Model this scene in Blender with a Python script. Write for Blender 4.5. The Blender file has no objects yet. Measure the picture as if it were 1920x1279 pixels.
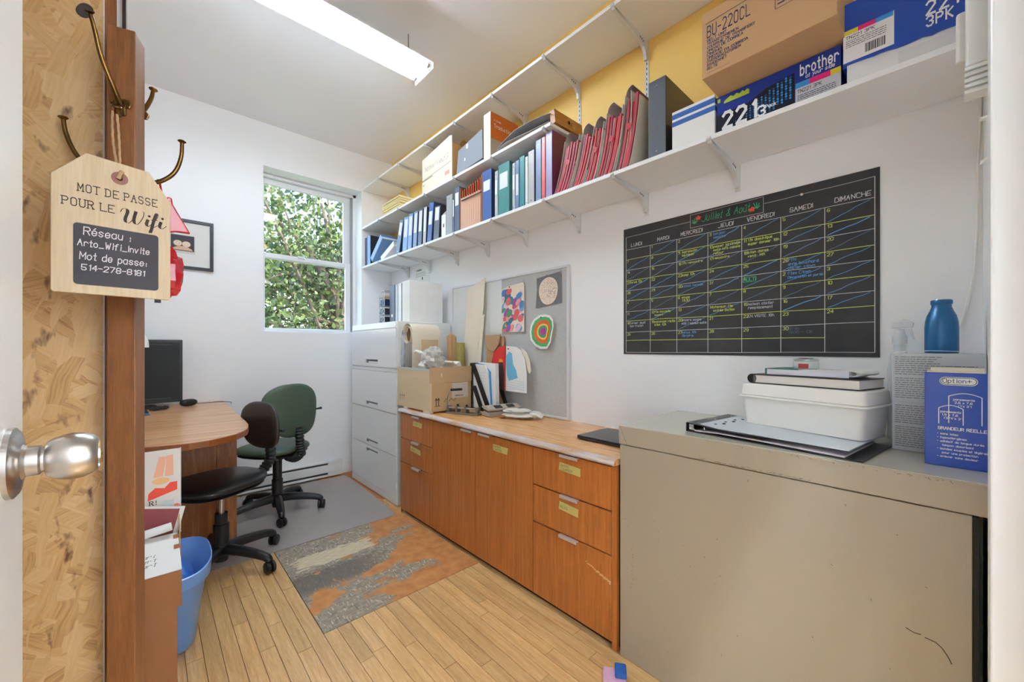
import bpy, math, random
from mathutils import Vector, Matrix
random.seed(7)
PI = math.pi
SC = bpy.context.scene
COL = SC.collection

# ------------------------------------------------------------------ camera, world, sun, exposure
cam_d = bpy.data.cameras.new('camera')
cam = bpy.data.objects.new('camera', cam_d)
COL.objects.link(cam)
YAW = math.atan(681 / 742.7)
cam.location = (0, 0, 1.2)
cam.rotation_euler = (PI / 2, 0, -YAW)
cam_d.sensor_width = 36.0
cam_d.lens = 742.7 / 1920 * 36
cam_d.shift_y = 12.5 / 1920
cam_d.clip_start = 0.02
SC.camera = cam

world = bpy.data.worlds.new('world')
SC.world = world
world.use_nodes = True
wn = world.node_tree
wn.nodes.clear()
w_out = wn.nodes.new('ShaderNodeOutputWorld')
w_bg = wn.nodes.new('ShaderNodeBackground')
w_sky = wn.nodes.new('ShaderNodeTexSky')
w_sky.sky_type = 'NISHITA'
w_sky.sun_disc = False
w_sky.sun_elevation = math.radians(48)
w_sky.sun_rotation = math.radians(150)
w_sky.air_density = 1.0
w_sky.dust_density = 2.0
w_bg.inputs['Strength'].default_value = 1.3
wn.links.new(w_sky.outputs[0], w_bg.inputs[0])
wn.links.new(w_bg.outputs[0], w_out.inputs[0])

sun_d = bpy.data.lights.new('sun', 'SUN')
sun_d.energy = 8.0
sun_d.angle = math.radians(1.0)
sun_d.color = (1.0, 0.95, 0.86)
sun = bpy.data.objects.new('sun', sun_d)
COL.objects.link(sun)
sun.rotation_euler = (math.radians(38), math.radians(16), 0)

SC.view_settings.view_transform = 'Standard'
SC.view_settings.look = 'None'
SC.view_settings.gamma = 1.0
SC.view_settings.use_curve_mapping = False
SC.view_settings.exposure = 0.28

SC.cycles.max_bounces = 20
SC.cycles.diffuse_bounces = 12

TUBE_POWER = 49.0     # emission of the fluorescent tubes
HALL_FILL_POWER = 480.0     # emission of the added fill lamp in the unseen hall

# ------------------------------------------------------------------ colours and materials
def lin(c):
    return tuple(((v / 255) / 12.92 if v / 255 <= 0.04045 else ((v / 255 + 0.055) / 1.055) ** 2.4) for v in c) + (1.0,)

MATS = {}

def M(name, rgb, rough=0.5, metal=0.0, var=0.0, scale=8.0, stretch=(1, 1, 1), bump=0.0, bscale=None,
      rgb2=None, coord='Object', emit=0.0, alpha=None, trans=0.0, rnd=0.0, coat=0.0, detail=4.0, contrast=None):
    if name in MATS:
        return MATS[name]
    m = bpy.data.materials.new(name)
    m.use_nodes = True
    nt = m.node_tree
    b = nt.nodes['Principled BSDF']
    L = nt.links.new
    c = lin(rgb)
    b.inputs['Base Color'].default_value = c
    b.inputs['Roughness'].default_value = rough
    b.inputs['Metallic'].default_value = metal
    if coat:
        b.inputs['Coat Weight'].default_value = coat
        b.inputs['Coat Roughness'].default_value = 0.12
    if trans:
        b.inputs['Transmission Weight'].default_value = trans
    if alpha is not None:
        b.inputs['Alpha'].default_value = alpha
    if emit:
        b.inputs['Emission Color'].default_value = c
        b.inputs['Emission Strength'].default_value = emit
    src = None
    if var or bump or rgb2:
        if coord == 'World':
            g = nt.nodes.new('ShaderNodeNewGeometry'); cs = g.outputs['Position']
        else:
            g = nt.nodes.new('ShaderNodeTexCoord'); cs = g.outputs[coord]
        mp = nt.nodes.new('ShaderNodeMapping')
        mp.inputs['Scale'].default_value = stretch
        L(cs, mp.inputs['Vector'])
        if rnd or coord == 'World':
            oi = nt.nodes.new('ShaderNodeObjectInfo')
            vm = nt.nodes.new('ShaderNodeVectorMath'); vm.operation = 'SCALE'
            vm.inputs[0].default_value = (17.3, 9.1, 5.7)
            L(oi.outputs['Random'], vm.inputs['Scale'])
            L(vm.outputs[0], mp.inputs['Location'])
        n = nt.nodes.new('ShaderNodeTexNoise')
        n.inputs['Scale'].default_value = scale
        n.inputs['Detail'].default_value = detail
        L(mp.outputs[0], n.inputs['Vector'])
        fac = n.outputs['Fac']
        if contrast:
            cr = nt.nodes.new('ShaderNodeMapRange')
            cr.inputs['From Min'].default_value = contrast[0]
            cr.inputs['From Max'].default_value = contrast[1]
            L(fac, cr.inputs['Value']); fac = cr.outputs[0]
        mx = nt.nodes.new('ShaderNodeMix'); mx.data_type = 'RGBA'
        if rgb2:
            a1, a2 = c, lin(rgb2)
        else:
            a1 = tuple(v * (1 - var) for v in c[:3]) + (1,)
            a2 = tuple(min(1, v * (1 + var)) for v in c[:3]) + (1,)
        mx.inputs[6].default_value = a1
        mx.inputs[7].default_value = a2
        L(fac, mx.inputs[0])
        out = mx.outputs[2]
        if rnd:
            hs = nt.nodes.new('ShaderNodeHueSaturation')
            mr = nt.nodes.new('ShaderNodeMapRange')
            mr.inputs['To Min'].default_value = 1 - rnd
            mr.inputs['To Max'].default_value = 1 + rnd
            L(oi.outputs['Random'], mr.inputs['Value'])
            L(mr.outputs[0], hs.inputs['Value'])
            L(out, hs.inputs['Color'])
            out = hs.outputs[0]
        L(out, b.inputs['Base Color'])
        if bump:
            n2 = n
            if bscale:
                n2 = nt.nodes.new('ShaderNodeTexNoise')
                n2.inputs['Scale'].default_value = bscale
                n2.inputs['Detail'].default_value = 3
                L(mp.outputs[0], n2.inputs['Vector'])
            bp = nt.nodes.new('ShaderNodeBump')
            bp.inputs['Strength'].default_value = bump
            bp.inputs['Distance'].default_value = 0.01
            L(n2.outputs['Fac'], bp.inputs['Height'])
            L(bp.outputs[0], b.inputs['Normal'])
    MATS[name] = m
    return m

def wood(name, c1, c2, stretch, scale=6.0, rough=0.4, coord='Object', ring=0.0, rnd=0.0, coat=0.0):
    """two noises, one long and one fine, mixed into a wood grain"""
    if name in MATS:
        return MATS[name]
    m = bpy.data.materials.new(name); m.use_nodes = True
    nt = m.node_tree; L = nt.links.new
    b = nt.nodes['Principled BSDF']
    b.inputs['Roughness'].default_value = rough
    if coat:
        b.inputs['Coat Weight'].default_value = coat
        b.inputs['Coat Roughness'].default_value = 0.15
    if coord == 'World':
        g = nt.nodes.new('ShaderNodeNewGeometry'); cs = g.outputs['Position']
    else:
        g = nt.nodes.new('ShaderNodeTexCoord'); cs = g.outputs['Object']
    oi = nt.nodes.new('ShaderNodeObjectInfo')
    vm = nt.nodes.new('ShaderNodeVectorMath'); vm.operation = 'SCALE'
    vm.inputs[0].default_value = (13.3, 7.1, 4.7)
    L(oi.outputs['Random'], vm.inputs['Scale'])
    mp = nt.nodes.new('ShaderNodeMapping'); mp.inputs['Scale'].default_value = stretch
    L(cs, mp.inputs['Vector']); L(vm.outputs[0], mp.inputs['Location'])
    n1 = nt.nodes.new('ShaderNodeTexNoise'); n1.inputs['Scale'].default_value = scale
    n1.inputs['Detail'].default_value = 5; n1.inputs['Distortion'].default_value = 0.6
    L(mp.outputs[0], n1.inputs['Vector'])
    n2 = nt.nodes.new('ShaderNodeTexNoise'); n2.inputs['Scale'].default_value = scale * 7
    n2.inputs['Detail'].default_value = 2
    L(mp.outputs[0], n2.inputs['Vector'])
    ad = nt.nodes.new('ShaderNodeMath'); ad.operation = 'MULTIPLY_ADD'
    ad.inputs[1].default_value = 0.45
    L(n2.outputs['Fac'], ad.inputs[0])
    sc = nt.nodes.new('ShaderNodeMath'); sc.operation = 'MULTIPLY'; sc.inputs[1].default_value = 0.6
    f1 = n1.outputs['Fac']
    if ring:
        # growth rings: sine of the long noise
        s1 = nt.nodes.new('ShaderNodeMath'); s1.operation = 'MULTIPLY'; s1.inputs[1].default_value = ring
        s2 = nt.nodes.new('ShaderNodeMath'); s2.operation = 'PINGPONG'; s2.inputs[1].default_value = 1.0
        L(f1, s1.inputs[0]); L(s1.outputs[0], s2.inputs[0]); f1 = s2.outputs[0]
    L(f1, sc.inputs[0]); L(sc.outputs[0], ad.inputs[2])
    cr = nt.nodes.new('ShaderNodeValToRGB')
    cr.color_ramp.elements[0].position = 0.3; cr.color_ramp.elements[0].color = lin(c2)
    cr.color_ramp.elements[1].position = 0.72; cr.color_ramp.elements[1].color = lin(c1)
    L(ad.outputs[0], cr.inputs[0])
    out = cr.outputs[0]
    if rnd:
        hs = nt.nodes.new('ShaderNodeHueSaturation')
        mr = nt.nodes.new('ShaderNodeMapRange')
        mr.inputs['To Min'].default_value = 1 - rnd; mr.inputs['To Max'].default_value = 1 + rnd
        L(oi.outputs['Random'], mr.inputs['Value']); L(mr.outputs[0], hs.inputs['Value'])
        L(out, hs.inputs['Color']); out = hs.outputs[0]
    L(out, b.inputs['Base Color'])
    bp = nt.nodes.new('ShaderNodeBump'); bp.inputs['Strength'].default_value = 0.12
    bp.inputs['Distance'].default_value = 0.004
    L(ad.outputs[0], bp.inputs['Height']); L(bp.outputs[0], b.inputs['Normal'])
    MATS[name] = m
    return m

# ------------------------------------------------------------------ mesh builder
class MB:
    def __init__(self):
        self.v = []; self.f = []; self.m = []; self.cur = 0
    def mat(self, i):
        self.cur = i; return self
    def add(self, vs, fs):
        o = len(self.v); self.v += [tuple(p) for p in vs]
        for f in fs:
            self.f.append(tuple(i + o for i in f)); self.m.append(self.cur)
        return self
    def box(self, x0, x1, y0, y1, z0, z1):
        if x0 > x1: x0, x1 = x1, x0
        if y0 > y1: y0, y1 = y1, y0
        if z0 > z1: z0, z1 = z1, z0
        return self.add([(x0, y0, z0), (x1, y0, z0), (x1, y1, z0), (x0, y1, z0), (x0, y0, z1), (x1, y0, z1), (x1, y1, z1), (x0, y1, z1)],
                        [(0, 3, 2, 1), (4, 5, 6, 7), (0, 1, 5, 4), (1, 2, 6, 5), (2, 3, 7, 6), (3, 0, 4, 7)])
    def prism(self, poly, axis, a, b):
        """polygon in the plane across `axis`, extruded from a to b"""
        def p3(p, t):
            if axis == 'x': return (t, p[0], p[1])
            if axis == 'y': return (p[0], t, p[1])
            return (p[0], p[1], t)
        n = len(poly)
        vs = [p3(p, a) for p in poly] + [p3(p, b) for p in poly]
        fs = [tuple(range(n - 1, -1, -1)), tuple(range(n, 2 * n))]
        fs += [(i, (i + 1) % n, n + (i + 1) % n, n + i) for i in range(n)]
        return self.add(vs, fs)
    def strip(self, prof, axis, a, b, th):
        """open profile with thickness, extruded (a bent sheet)"""
        pts = [Vector(p) for p in prof]; n = len(pts); off = []
        for i in range(n):
            t = (pts[min(i + 1, n - 1)] - pts[max(i - 1, 0)]).normalized()
            off.append(Vector((-t.y, t.x)) * th)
        poly = pts + [pts[i] + off[i] for i in range(n - 1, -1, -1)]
        def p3(p, t):
            if axis == 'x': return (t, p[0], p[1])
            if axis == 'y': return (p[0], t, p[1])
            return (p[0], p[1], t)
        m = len(poly)
        vs = [p3(p, a) for p in poly] + [p3(p, b) for p in poly]
        fs = [(i, (i + 1) % m, m + (i + 1) % m, m + i) for i in range(m)]
        for i in range(n - 1):
            j0, j1 = m - 1 - i, m - 2 - i
            fs.append((i, j0, j1, i + 1)); fs.append((m + i, m + i + 1, m + j1, m + j0))
        return self.add(vs, fs)
    def tube(self, path, r, seg=8, caps=True):
        P = [Vector(p) for p in path]; n = len(P)
        R = r if isinstance(r, (list, tuple)) else [r] * n
        vs = []; up = None
        for i in range(n):
            t = (P[min(i + 1, n - 1)] - P[max(i - 1, 0)]).normalized()
            if up is None:
                up = Vector((0, 0, 1)) if abs(t.z) < 0.9 else Vector((1, 0, 0))
            a = t.cross(up).normalized(); up = a.cross(t).normalized()
            for k in range(seg):
                an = 2 * PI * k / seg
                vs.append(P[i] + (a * math.cos(an) + up * math.sin(an)) * R[i])
        fs = []
        for i in range(n - 1):
            for k in range(seg):
                k2 = (k + 1) % seg
                fs.append((i * seg + k, i * seg + k2, (i + 1) * seg + k2, (i + 1) * seg + k))
        if caps:
            fs.append(tuple(range(seg))[::-1]); fs.append(tuple((n - 1) * seg + k for k in range(seg)))
        return self.add(vs, fs)
    def lathe(self, prof, c=(0, 0, 0), axis='z', seg=24):
        vs = []; fs = []; n = len(prof)
        for r, h in prof:
            for k in range(seg):
                a = 2 * PI * k / seg; x, y = r * math.cos(a), r * math.sin(a)
                if axis == 'z': p = (x, y, h)
                elif axis == 'x': p = (h, x, y)
                else: p = (x, h, y)
                vs.append((p[0] + c[0], p[1] + c[1], p[2] + c[2]))
        for i in range(n - 1):
            for k in range(seg):
                k2 = (k + 1) % seg
                fs.append((i * seg + k, i * seg + k2, (i + 1) * seg + k2, (i + 1) * seg + k))
        if prof[0][0] > 1e-6: fs.append(tuple(range(seg))[::-1])
        if prof[-1][0] > 1e-6: fs.append(tuple((n - 1) * seg + k for k in range(seg)))
        return self.add(vs, fs)
    def pad(self, a, b, th, p=2.6, bend=0.0, shape=None, rings=7, seg=40, flat=4.0):
        """upholstered pad: superellipse outline in local x,y; thickness along z"""
        vs = []; fs = []
        for side in (1, -1):
            for i in range(rings + 1):
                r = math.sin(i / rings * PI / 2)
                for k in range(seg):
                    an = 2 * PI * k / seg
                    cx, sy = math.cos(an), math.sin(an)
                    ex = math.copysign(abs(cx) ** (2 / p), cx); ey = math.copysign(abs(sy) ** (2 / p), sy)
                    x, y = a * ex * r, b * ey * r
                    if shape: x, y = shape(x, y)
                    z = side * th / 2 * (max(0, 1 - r ** flat)) ** 0.5 + bend * x * x
                    vs.append((x, y, z))
        N = (rings + 1) * seg
        for s in (0, 1):
            for i in range(rings):
                for k in range(seg):
                    k2 = (k + 1) % seg; o = s * N
                    q = (o + i * seg + k, o + (i + 1) * seg + k, o + (i + 1) * seg + k2, o + i * seg + k2)
                    fs.append(q if s == 0 else q[::-1])
        return self.add(vs, fs)
    def xf(self, mtx):
        self.v = [tuple(mtx @ Vector(p)) for p in self.v]; return self
    def build(self, name, mats, parent=None, bevel=0.0, smooth=None, seg=2, loc=None, rot=None):
        me = bpy.data.meshes.new(name)
        me.from_pydata(self.v, [], self.f)
        if not isinstance(mats, (list, tuple)): mats = [mats]
        for mm in mats: me.materials.append(mm)
        if len(mats) > 1: me.polygons.foreach_set('material_index', self.m)
        import bmesh
        bm = bmesh.new(); bm.from_mesh(me)
        bmesh.ops.remove_doubles(bm, verts=bm.verts, dist=1e-6) if smooth else None
        bmesh.ops.recalc_face_normals(bm, faces=bm.faces)
        bm.to_mesh(me); bm.free()
        if smooth:
            me.shade_smooth(); me.set_sharp_from_angle(angle=math.radians(smooth))
        me.update()
        o = bpy.data.objects.new(name, me); COL.objects.link(o)
        if parent: o.parent = parent
        if loc: o.location = loc
        if rot: o.rotation_euler = rot
        if bevel:
            bv = o.modifiers.new('bevel', 'BEVEL'); bv.width = bevel; bv.segments = seg
            bv.limit_method = 'ANGLE'; bv.angle_limit = math.radians(40)
        return o

def thing(name, label, cat, loc=(0, 0, 0), rot=(0, 0, 0), group=None):
    o = bpy.data.objects.new(name, None); COL.objects.link(o)
    o.empty_display_size = 0.05
    o.location = loc; o.rotation_euler = rot
    return tag(o, label, cat, group)

def tag(o, label, cat, group=None):
    o['label'] = label; o['category'] = cat
    if group: o['group'] = group
    return o

def struct(o):
    o['kind'] = 'structure'; return o

def copy_tree(o, parent=None):
    c = o.copy(); COL.objects.link(c)
    if parent: c.parent = parent
    for ch in list(o.children): copy_tree(ch, c)
    return c

# ------------------------------------------------------------------ single-stroke lettering
GL = {
 'A': '022842 1535', 'B': '0208 083847463505 3544433202', 'C': '4738180703123243', 'D': '0208 082847432202', 'E': '48080242 0535',
 'F': '480802 0535', 'G': '47381807031232434525', 'H': '0802 4842 0545', 'I': '0802', 'J': '4843321203', 'K': '0802 4805 1542',
 'L': '080242', 'M': '0208244842', 'N': '02084248', 'O': '180703123243473818', 'P': '0208 083847463505', 'Q': '180703123243473818 3442',
 'R': '0208 083847463505 2542', 'S': '473818070615354443321203', 'T': '0848 2822', 'U': '080312324348', 'V': '082248', 'W': '0812263248',
 'X': '0842 4802', 'Y': '082548 2522', 'Z': '08480242',
 'a': '36160503122233 3632', 'b': '0802 0516263533221203', 'c': '3526160503122233', 'd': '3832 3626160503122233', 'e': '04343526160503122233',
 'f': '38281712 0626', 'g': '36160504132334 3631201001', 'h': '0802 0516263532', 'i': '1612 1817', 'j': '262110 2827', 'k': '0802 3604 1432',
 'l': '1812', 'm': '0602 05162522 25364542', 'n': '0602 0516263532', 'o': '160503122233352616', 'p': '0600 0516263533221203',
 'q': '3630 3626160503122233', 'r': '0602 05162635', 's': '35261605142433221203', 't': '18131222 0626', 'u': '0603122233 3632',
 'v': '061236', 'w': '0612253246', 'x': '0632 3602', 'y': '0623 3610', 'z': '06360232',
 '0': '180703123243473818', '1': '172822', '2': '07183847460242', '3': '07183847463525 35444332120 3'.replace(' 3', '3') if False else '07183847463525 354443321203',
 '4': '32380444', '5': '480805354443321203', '6': '473818070312324344351504', '7': '084812', '8': '180706153546473818 150403123243443515',
 '9': '4635150607183847433212', '-': '0535', '_': '0242', ':': '1514 1312', '.': '1312', '!': '2825 2322', '/': '0248', '+': '0545 2327',
 '&': '42172838361403122243', "'": '1817', ',': '1311', '#': '1218 3238 0444 0646', '(': '28170312', ')': '18271322',
}
ACC = {'é': ('e', '1728'), 'É': ('E', '1829'), 'û': ('u', '172837'), 'Û': ('U', '182938'), 'è': ('e', '1827')}

def glyph(ch):
    if ch in ACC:
        b, s = ACC[ch]; return GL[b] + ' ' + s
    return GL.get(ch, '')

def ribbons(mb, text, org, rt, up, size, th, jit=0.0, slant=0.0, serif=0.0, space=1.45, fit=None):
    """write `text` as flat ribbons: org is the left end of the baseline, size the cap height"""
    org, rt, up = Vector(org), Vector(rt).normalized(), Vector(up).normalized()
    nv = rt.cross(up).normalized(); cnt = 0
    k = size / 6.0; x0 = 0.0
    fx = 1.0 if fit is None else fit / textw(text, size, space)
    for ch in text:
        if ch == ' ':
            x0 += 3.2 * k; continue
        st = glyph(ch)
        if not st: continue
        wmax = max(int(s[i]) for s in st.split() for i in range(0, len(s), 2))
        for s in st.split():
            pts = []
            for i in range(0, len(s) - 1, 2):
                gx, gy = int(s[i]), int(s[i + 1]) - 2
                gx += random.uniform(-jit, jit); gy += random.uniform(-jit, jit)
                pts.append((x0 + (gx + slant * gy) * k, gy * k))
            segs = list(zip(pts, pts[1:]))
            if serif:
                for e, q in ((0, s[1]), (-1, s[-1])):
                    if q in '28' and ch not in 'OCGS!':
                        px, py = pts[e]
                        segs.append(((px - serif * k, py), (px + serif * k, py)))
            for (ax, ay), (bx, by) in segs:
                dx, dy = bx - ax, by - ay; l = math.hypot(dx, dy) or 1e-9
                ex, ey = dx / l * th * 0.4, dy / l * th * 0.4
                nx, ny = -dy / l * th / 2, dx / l * th / 2
                q = [(ax - ex + nx, ay - ey + ny), (ax - ex - nx, ay - ey - ny), (bx + ex - nx, by + ey - ny), (bx + ex + nx, by + ey + ny)]
                cnt += 1
                mb.add([org + rt * (a * fx) + up * b + nv * (2.5e-5 * (cnt % 9)) for a, b in q], [(0, 1, 2, 3)])
        x0 += (wmax + space) * k
    return x0

def textw(text, size, space=1.45):
    k = size / 6.0; x = 0
    for ch in text:
        if ch == ' ': x += 3.2 * k; continue
        st = glyph(ch)
        if st: x += (max(int(s[i]) for s in st.split() for i in range(0, len(s), 2)) + space) * k
    return x

def line(mb, a, b, th, nrm):
    a, b, nrm = Vector(a), Vector(b), Vector(nrm)
    t = (b - a).normalized(); n = t.cross(nrm).normalized() * th / 2
    mb.add([a + n, a - n, b - n, b + n], [(0, 1, 2, 3)])

def scribble(mb, org, rt, up, width, size, th):
    """a line of tiny illegible print: short dashes and humps as in the photograph"""
    x = 0; org, rt, up = Vector(org), Vector(rt).normalized(), Vector(up).normalized()
    while x < width:
        w = random.uniform(1.2, 4.2) * size
        w = min(w, width - x)
        mb.add([org + rt * x, org + rt * (x + w), org + rt * (x + w) + up * th, org + rt * x + up * th], [(0, 1, 2, 3)])
        x += w + size * 0.5

def strokes(mb, pts, org, rt, up, thin, thick, n=8):
    """calligraphic stroke: Catmull-Rom through pts, heavier on the way down"""
    org, rt, up = Vector(org), Vector(rt).normalized(), Vector(up).normalized()
    P = [pts[0]] + list(pts) + [pts[-1]]; C = []
    for i in range(1, len(P) - 2):
        p0, p1, p2, p3 = P[i - 1], P[i], P[i + 1], P[i + 2]
        for j in range(n):
            t = j / n
            C.append(tuple(0.5 * (2 * p1[d] + (p2[d] - p0[d]) * t + (2 * p0[d] - 5 * p1[d] + 4 * p2[d] - p3[d]) * t * t +
                                  (3 * p1[d] - p0[d] - 3 * p2[d] + p3[d]) * t ** 3) for d in (0, 1)))
    C.append(P[-1]); L = []
    for i in range(len(C)):
        a, b = C[max(i - 1, 0)], C[min(i + 1, len(C) - 1)]
        dx, dy = b[0] - a[0], b[1] - a[1]; l = math.hypot(dx, dy) or 1e-9
        w = thin + (thick - thin) * max(0, -dy / l) ** 1.5
        L.append((C[i], w))
    vs = []
    for (x, y), w in L:
        # broad-nib: width laid along a fixed slanted pen angle
        vs.append(org + rt * (x - w * 0.5) + up * (y + w * 0.12)); vs.append(org + rt * (x + w * 0.5) + up * (y - w * 0.12))
    mb.add(vs, [(2 * i, 2 * i + 1, 2 * i + 3, 2 * i + 2) for i in range(len(L) - 1)])

# ------------------------------------------------------------------ dimensions
XR, YB, ZC = 1.871, 3.90, 3.11        # right wall, back wall, ceiling
XL, YF = -1.30, -0.08                 # left wall, front wall
SHX = 1.559                           # front edge of the wall shelves

# ------------------------------------------------------------------ shared materials
m_wall = M('white_wall_paint', (240, 240, 240), 0.55, var=0.015, scale=3, bump=0.05, bscale=90)
m_ceil = M('ceiling_paint', (240, 240, 241), 0.7, var=0.015, scale=2, bump=0.05, bscale=60)
m_yellow = M('yellow_wall_paint', (246, 204, 112), 0.55, var=0.04, scale=4, bump=0.05, bscale=90)
m_trim = M('white_gloss_trim', (240, 240, 239), 0.3, var=0.01, scale=5)
m_white = M('white_shelf_paint', (238, 238, 238), 0.4, var=0.012, scale=5)
m_metalw = M('white_steel', (218, 218, 217), 0.35, var=0.02, scale=6)
m_slot = M('dark_slot', (45, 45, 48), 0.8)
m_black = M('black_plastic', (26, 26, 27), 0.42, var=0.1, scale=30)
m_blackv = M('black_vinyl', (30, 29, 29), 0.35, var=0.12, scale=20, bump=0.08, bscale=160)
m_steel = M('brushed_steel', (196, 192, 188), 0.28, 1.0, var=0.05, scale=20, stretch=(1, 1, 12))
m_chrome = M('chrome', (215, 215, 215), 0.12, 1.0)
m_brass = M('aged_brass', (142, 108, 58), 0.36, 1.0, rgb2=(70, 54, 38), scale=14, contrast=(0.4, 0.75))
m_paper = M('white_paper', (236, 236, 232), 0.7, var=0.02, scale=12)
m_cream = M('cream_card', (228, 218, 198), 0.7, var=0.03, scale=6)
m_kraft = M('kraft_cardboard', (190, 150, 106), 0.75, var=0.05, scale=5, stretch=(1, 1, 9))
m_kraft_l = M('pale_kraft_board', (212, 188, 150), 0.75, var=0.05, scale=4, stretch=(1, 1, 6))
m_kraft_d = M('brown_cardboard', (150, 98, 56), 0.75, var=0.08, scale=10)
m_ink = M('black_ink', (32, 28, 30), 0.7)
m_gapshade = M('brown_gap_shade', (48, 30, 20), 0.8)

def osb_material():
    m = bpy.data.materials.new('oriented_strand_board'); m.use_nodes = True
    nt = m.node_tree; L = nt.links.new; b = nt.nodes['Principled BSDF']
    b.inputs['Roughness'].default_value = 0.5
    tc = nt.nodes.new('ShaderNodeTexCoord')
    wob = nt.nodes.new('ShaderNodeTexNoise'); wob.inputs['Scale'].default_value = 9; wob.inputs['Detail'].default_value = 3
    L(tc.outputs['Object'], wob.inputs['Vector'])
    dis = nt.nodes.new('ShaderNodeVectorMath'); dis.operation = 'MULTIPLY_ADD'
    dis.inputs[1].default_value = (0.03, 0.03, 0.03)
    L(wob.outputs['Color'], dis.inputs[0]); L(tc.outputs['Object'], dis.inputs[2])
    layers = []
    for ang, sc, st in ((0.45, 14, (1, 1, 3.0)), (-0.7, 13, (1, 1, 3.4)), (1.35, 12, (1, 1, 2.8))):
        mp = nt.nodes.new('ShaderNodeMapping')
        mp.inputs['Rotation'].default_value = (0, ang, 0)
        L(dis.outputs[0], mp.inputs['Vector'])
        mp2 = nt.nodes.new('ShaderNodeMapping'); mp2.inputs['Scale'].default_value = st
        L(mp.outputs[0], mp2.inputs['Vector'])
        v = nt.nodes.new('ShaderNodeTexVoronoi'); v.inputs['Scale'].default_value = sc
        v.feature = 'F1'; v.distance = 'CHEBYCHEV'; L(mp2.outputs[0], v.inputs['Vector'])
        ve = nt.nodes.new('ShaderNodeTexVoronoi'); ve.inputs['Scale'].default_value = sc
        ve.feature = 'DISTANCE_TO_EDGE'; L(mp2.outputs[0], ve.inputs['Vector'])
        # fibre along the strand
        mp3 = nt.nodes.new('ShaderNodeMapping'); mp3.inputs['Scale'].default_value = (8, 1, 150)
        L(mp.outputs[0], mp3.inputs['Vector'])
        fb = nt.nodes.new('ShaderNodeTexNoise'); fb.inputs['Scale'].default_value = 1.4; fb.inputs['Detail'].default_value = 2
        L(mp3.outputs[0], fb.inputs['Vector'])
        sep = nt.nodes.new('ShaderNodeSeparateColor'); L(v.outputs['Color'], sep.inputs[0])
        a = nt.nodes.new('ShaderNodeMath'); a.operation = 'MULTIPLY_ADD'; a.inputs[1].default_value = 0.7
        L(fb.outputs['Fac'], a.inputs[0])
        s = nt.nodes.new('ShaderNodeMath'); s.operation = 'MULTIPLY'; s.inputs[1].default_value = 0.45
        L(sep.outputs[0], s.inputs[0]); L(s.outputs[0], a.inputs[2])
        cr = nt.nodes.new('ShaderNodeValToRGB')
        e = cr.color_ramp.elements
        e[0].position = 0.08; e[0].color = lin((140, 94, 46))
        e[1].position = 0.9; e[1].color = lin((222, 188, 138))
        k = e.new(0.45); k.color = lin((204, 162, 104))
        L(a.outputs[0], cr.inputs[0])
        layers.append((cr.outputs[0], sep.outputs[1], ve.outputs['Distance']))
    col = layers[0][0]
    for c, fac, dist in layers[1:]:
        st = nt.nodes.new('ShaderNodeMath'); st.operation = 'GREATER_THAN'; st.inputs[1].default_value = 0.5
        L(fac, st.inputs[0])
        mx = nt.nodes.new('ShaderNodeMix'); mx.data_type = 'RGBA'
        L(st.outputs[0], mx.inputs[0]); L(col, mx.inputs[6]); L(c, mx.inputs[7]); col = mx.outputs[2]
    # sparse dark splinter gaps
    mpg = nt.nodes.new('ShaderNodeMapping'); mpg.inputs['Scale'].default_value = (40, 40, 16); mpg.inputs['Rotation'].default_value = (0, 0.6, 0)
    L(dis.outputs[0], mpg.inputs['Vector'])
    gp = nt.nodes.new('ShaderNodeTexNoise'); gp.inputs['Scale'].default_value = 0.9; gp.inputs['Detail'].default_value = 3
    L(mpg.outputs[0], gp.inputs['Vector'])
    mr = nt.nodes.new('ShaderNodeMapRange'); mr.inputs['From Min'].default_value = 0.64; mr.inputs['From Max'].default_value = 0.74
    L(gp.outputs['Fac'], mr.inputs['Value'])
    mx = nt.nodes.new('ShaderNodeMix'); mx.data_type = 'RGBA'; mx.inputs[7].default_value = lin((104, 66, 34))
    L(mr.outputs[0], mx.inputs[0]); L(col, mx.inputs[6])
    L(mx.outputs[2], b.inputs['Base Color'])
    bp = nt.nodes.new('ShaderNodeBump'); bp.inputs['Strength'].default_value = 0.25; bp.inputs['Distance'].default_value = 0.004
    L(mx.outputs[2], bp.inputs['Height']); L(bp.outputs[0], b.inputs['Normal'])
    return m

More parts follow.
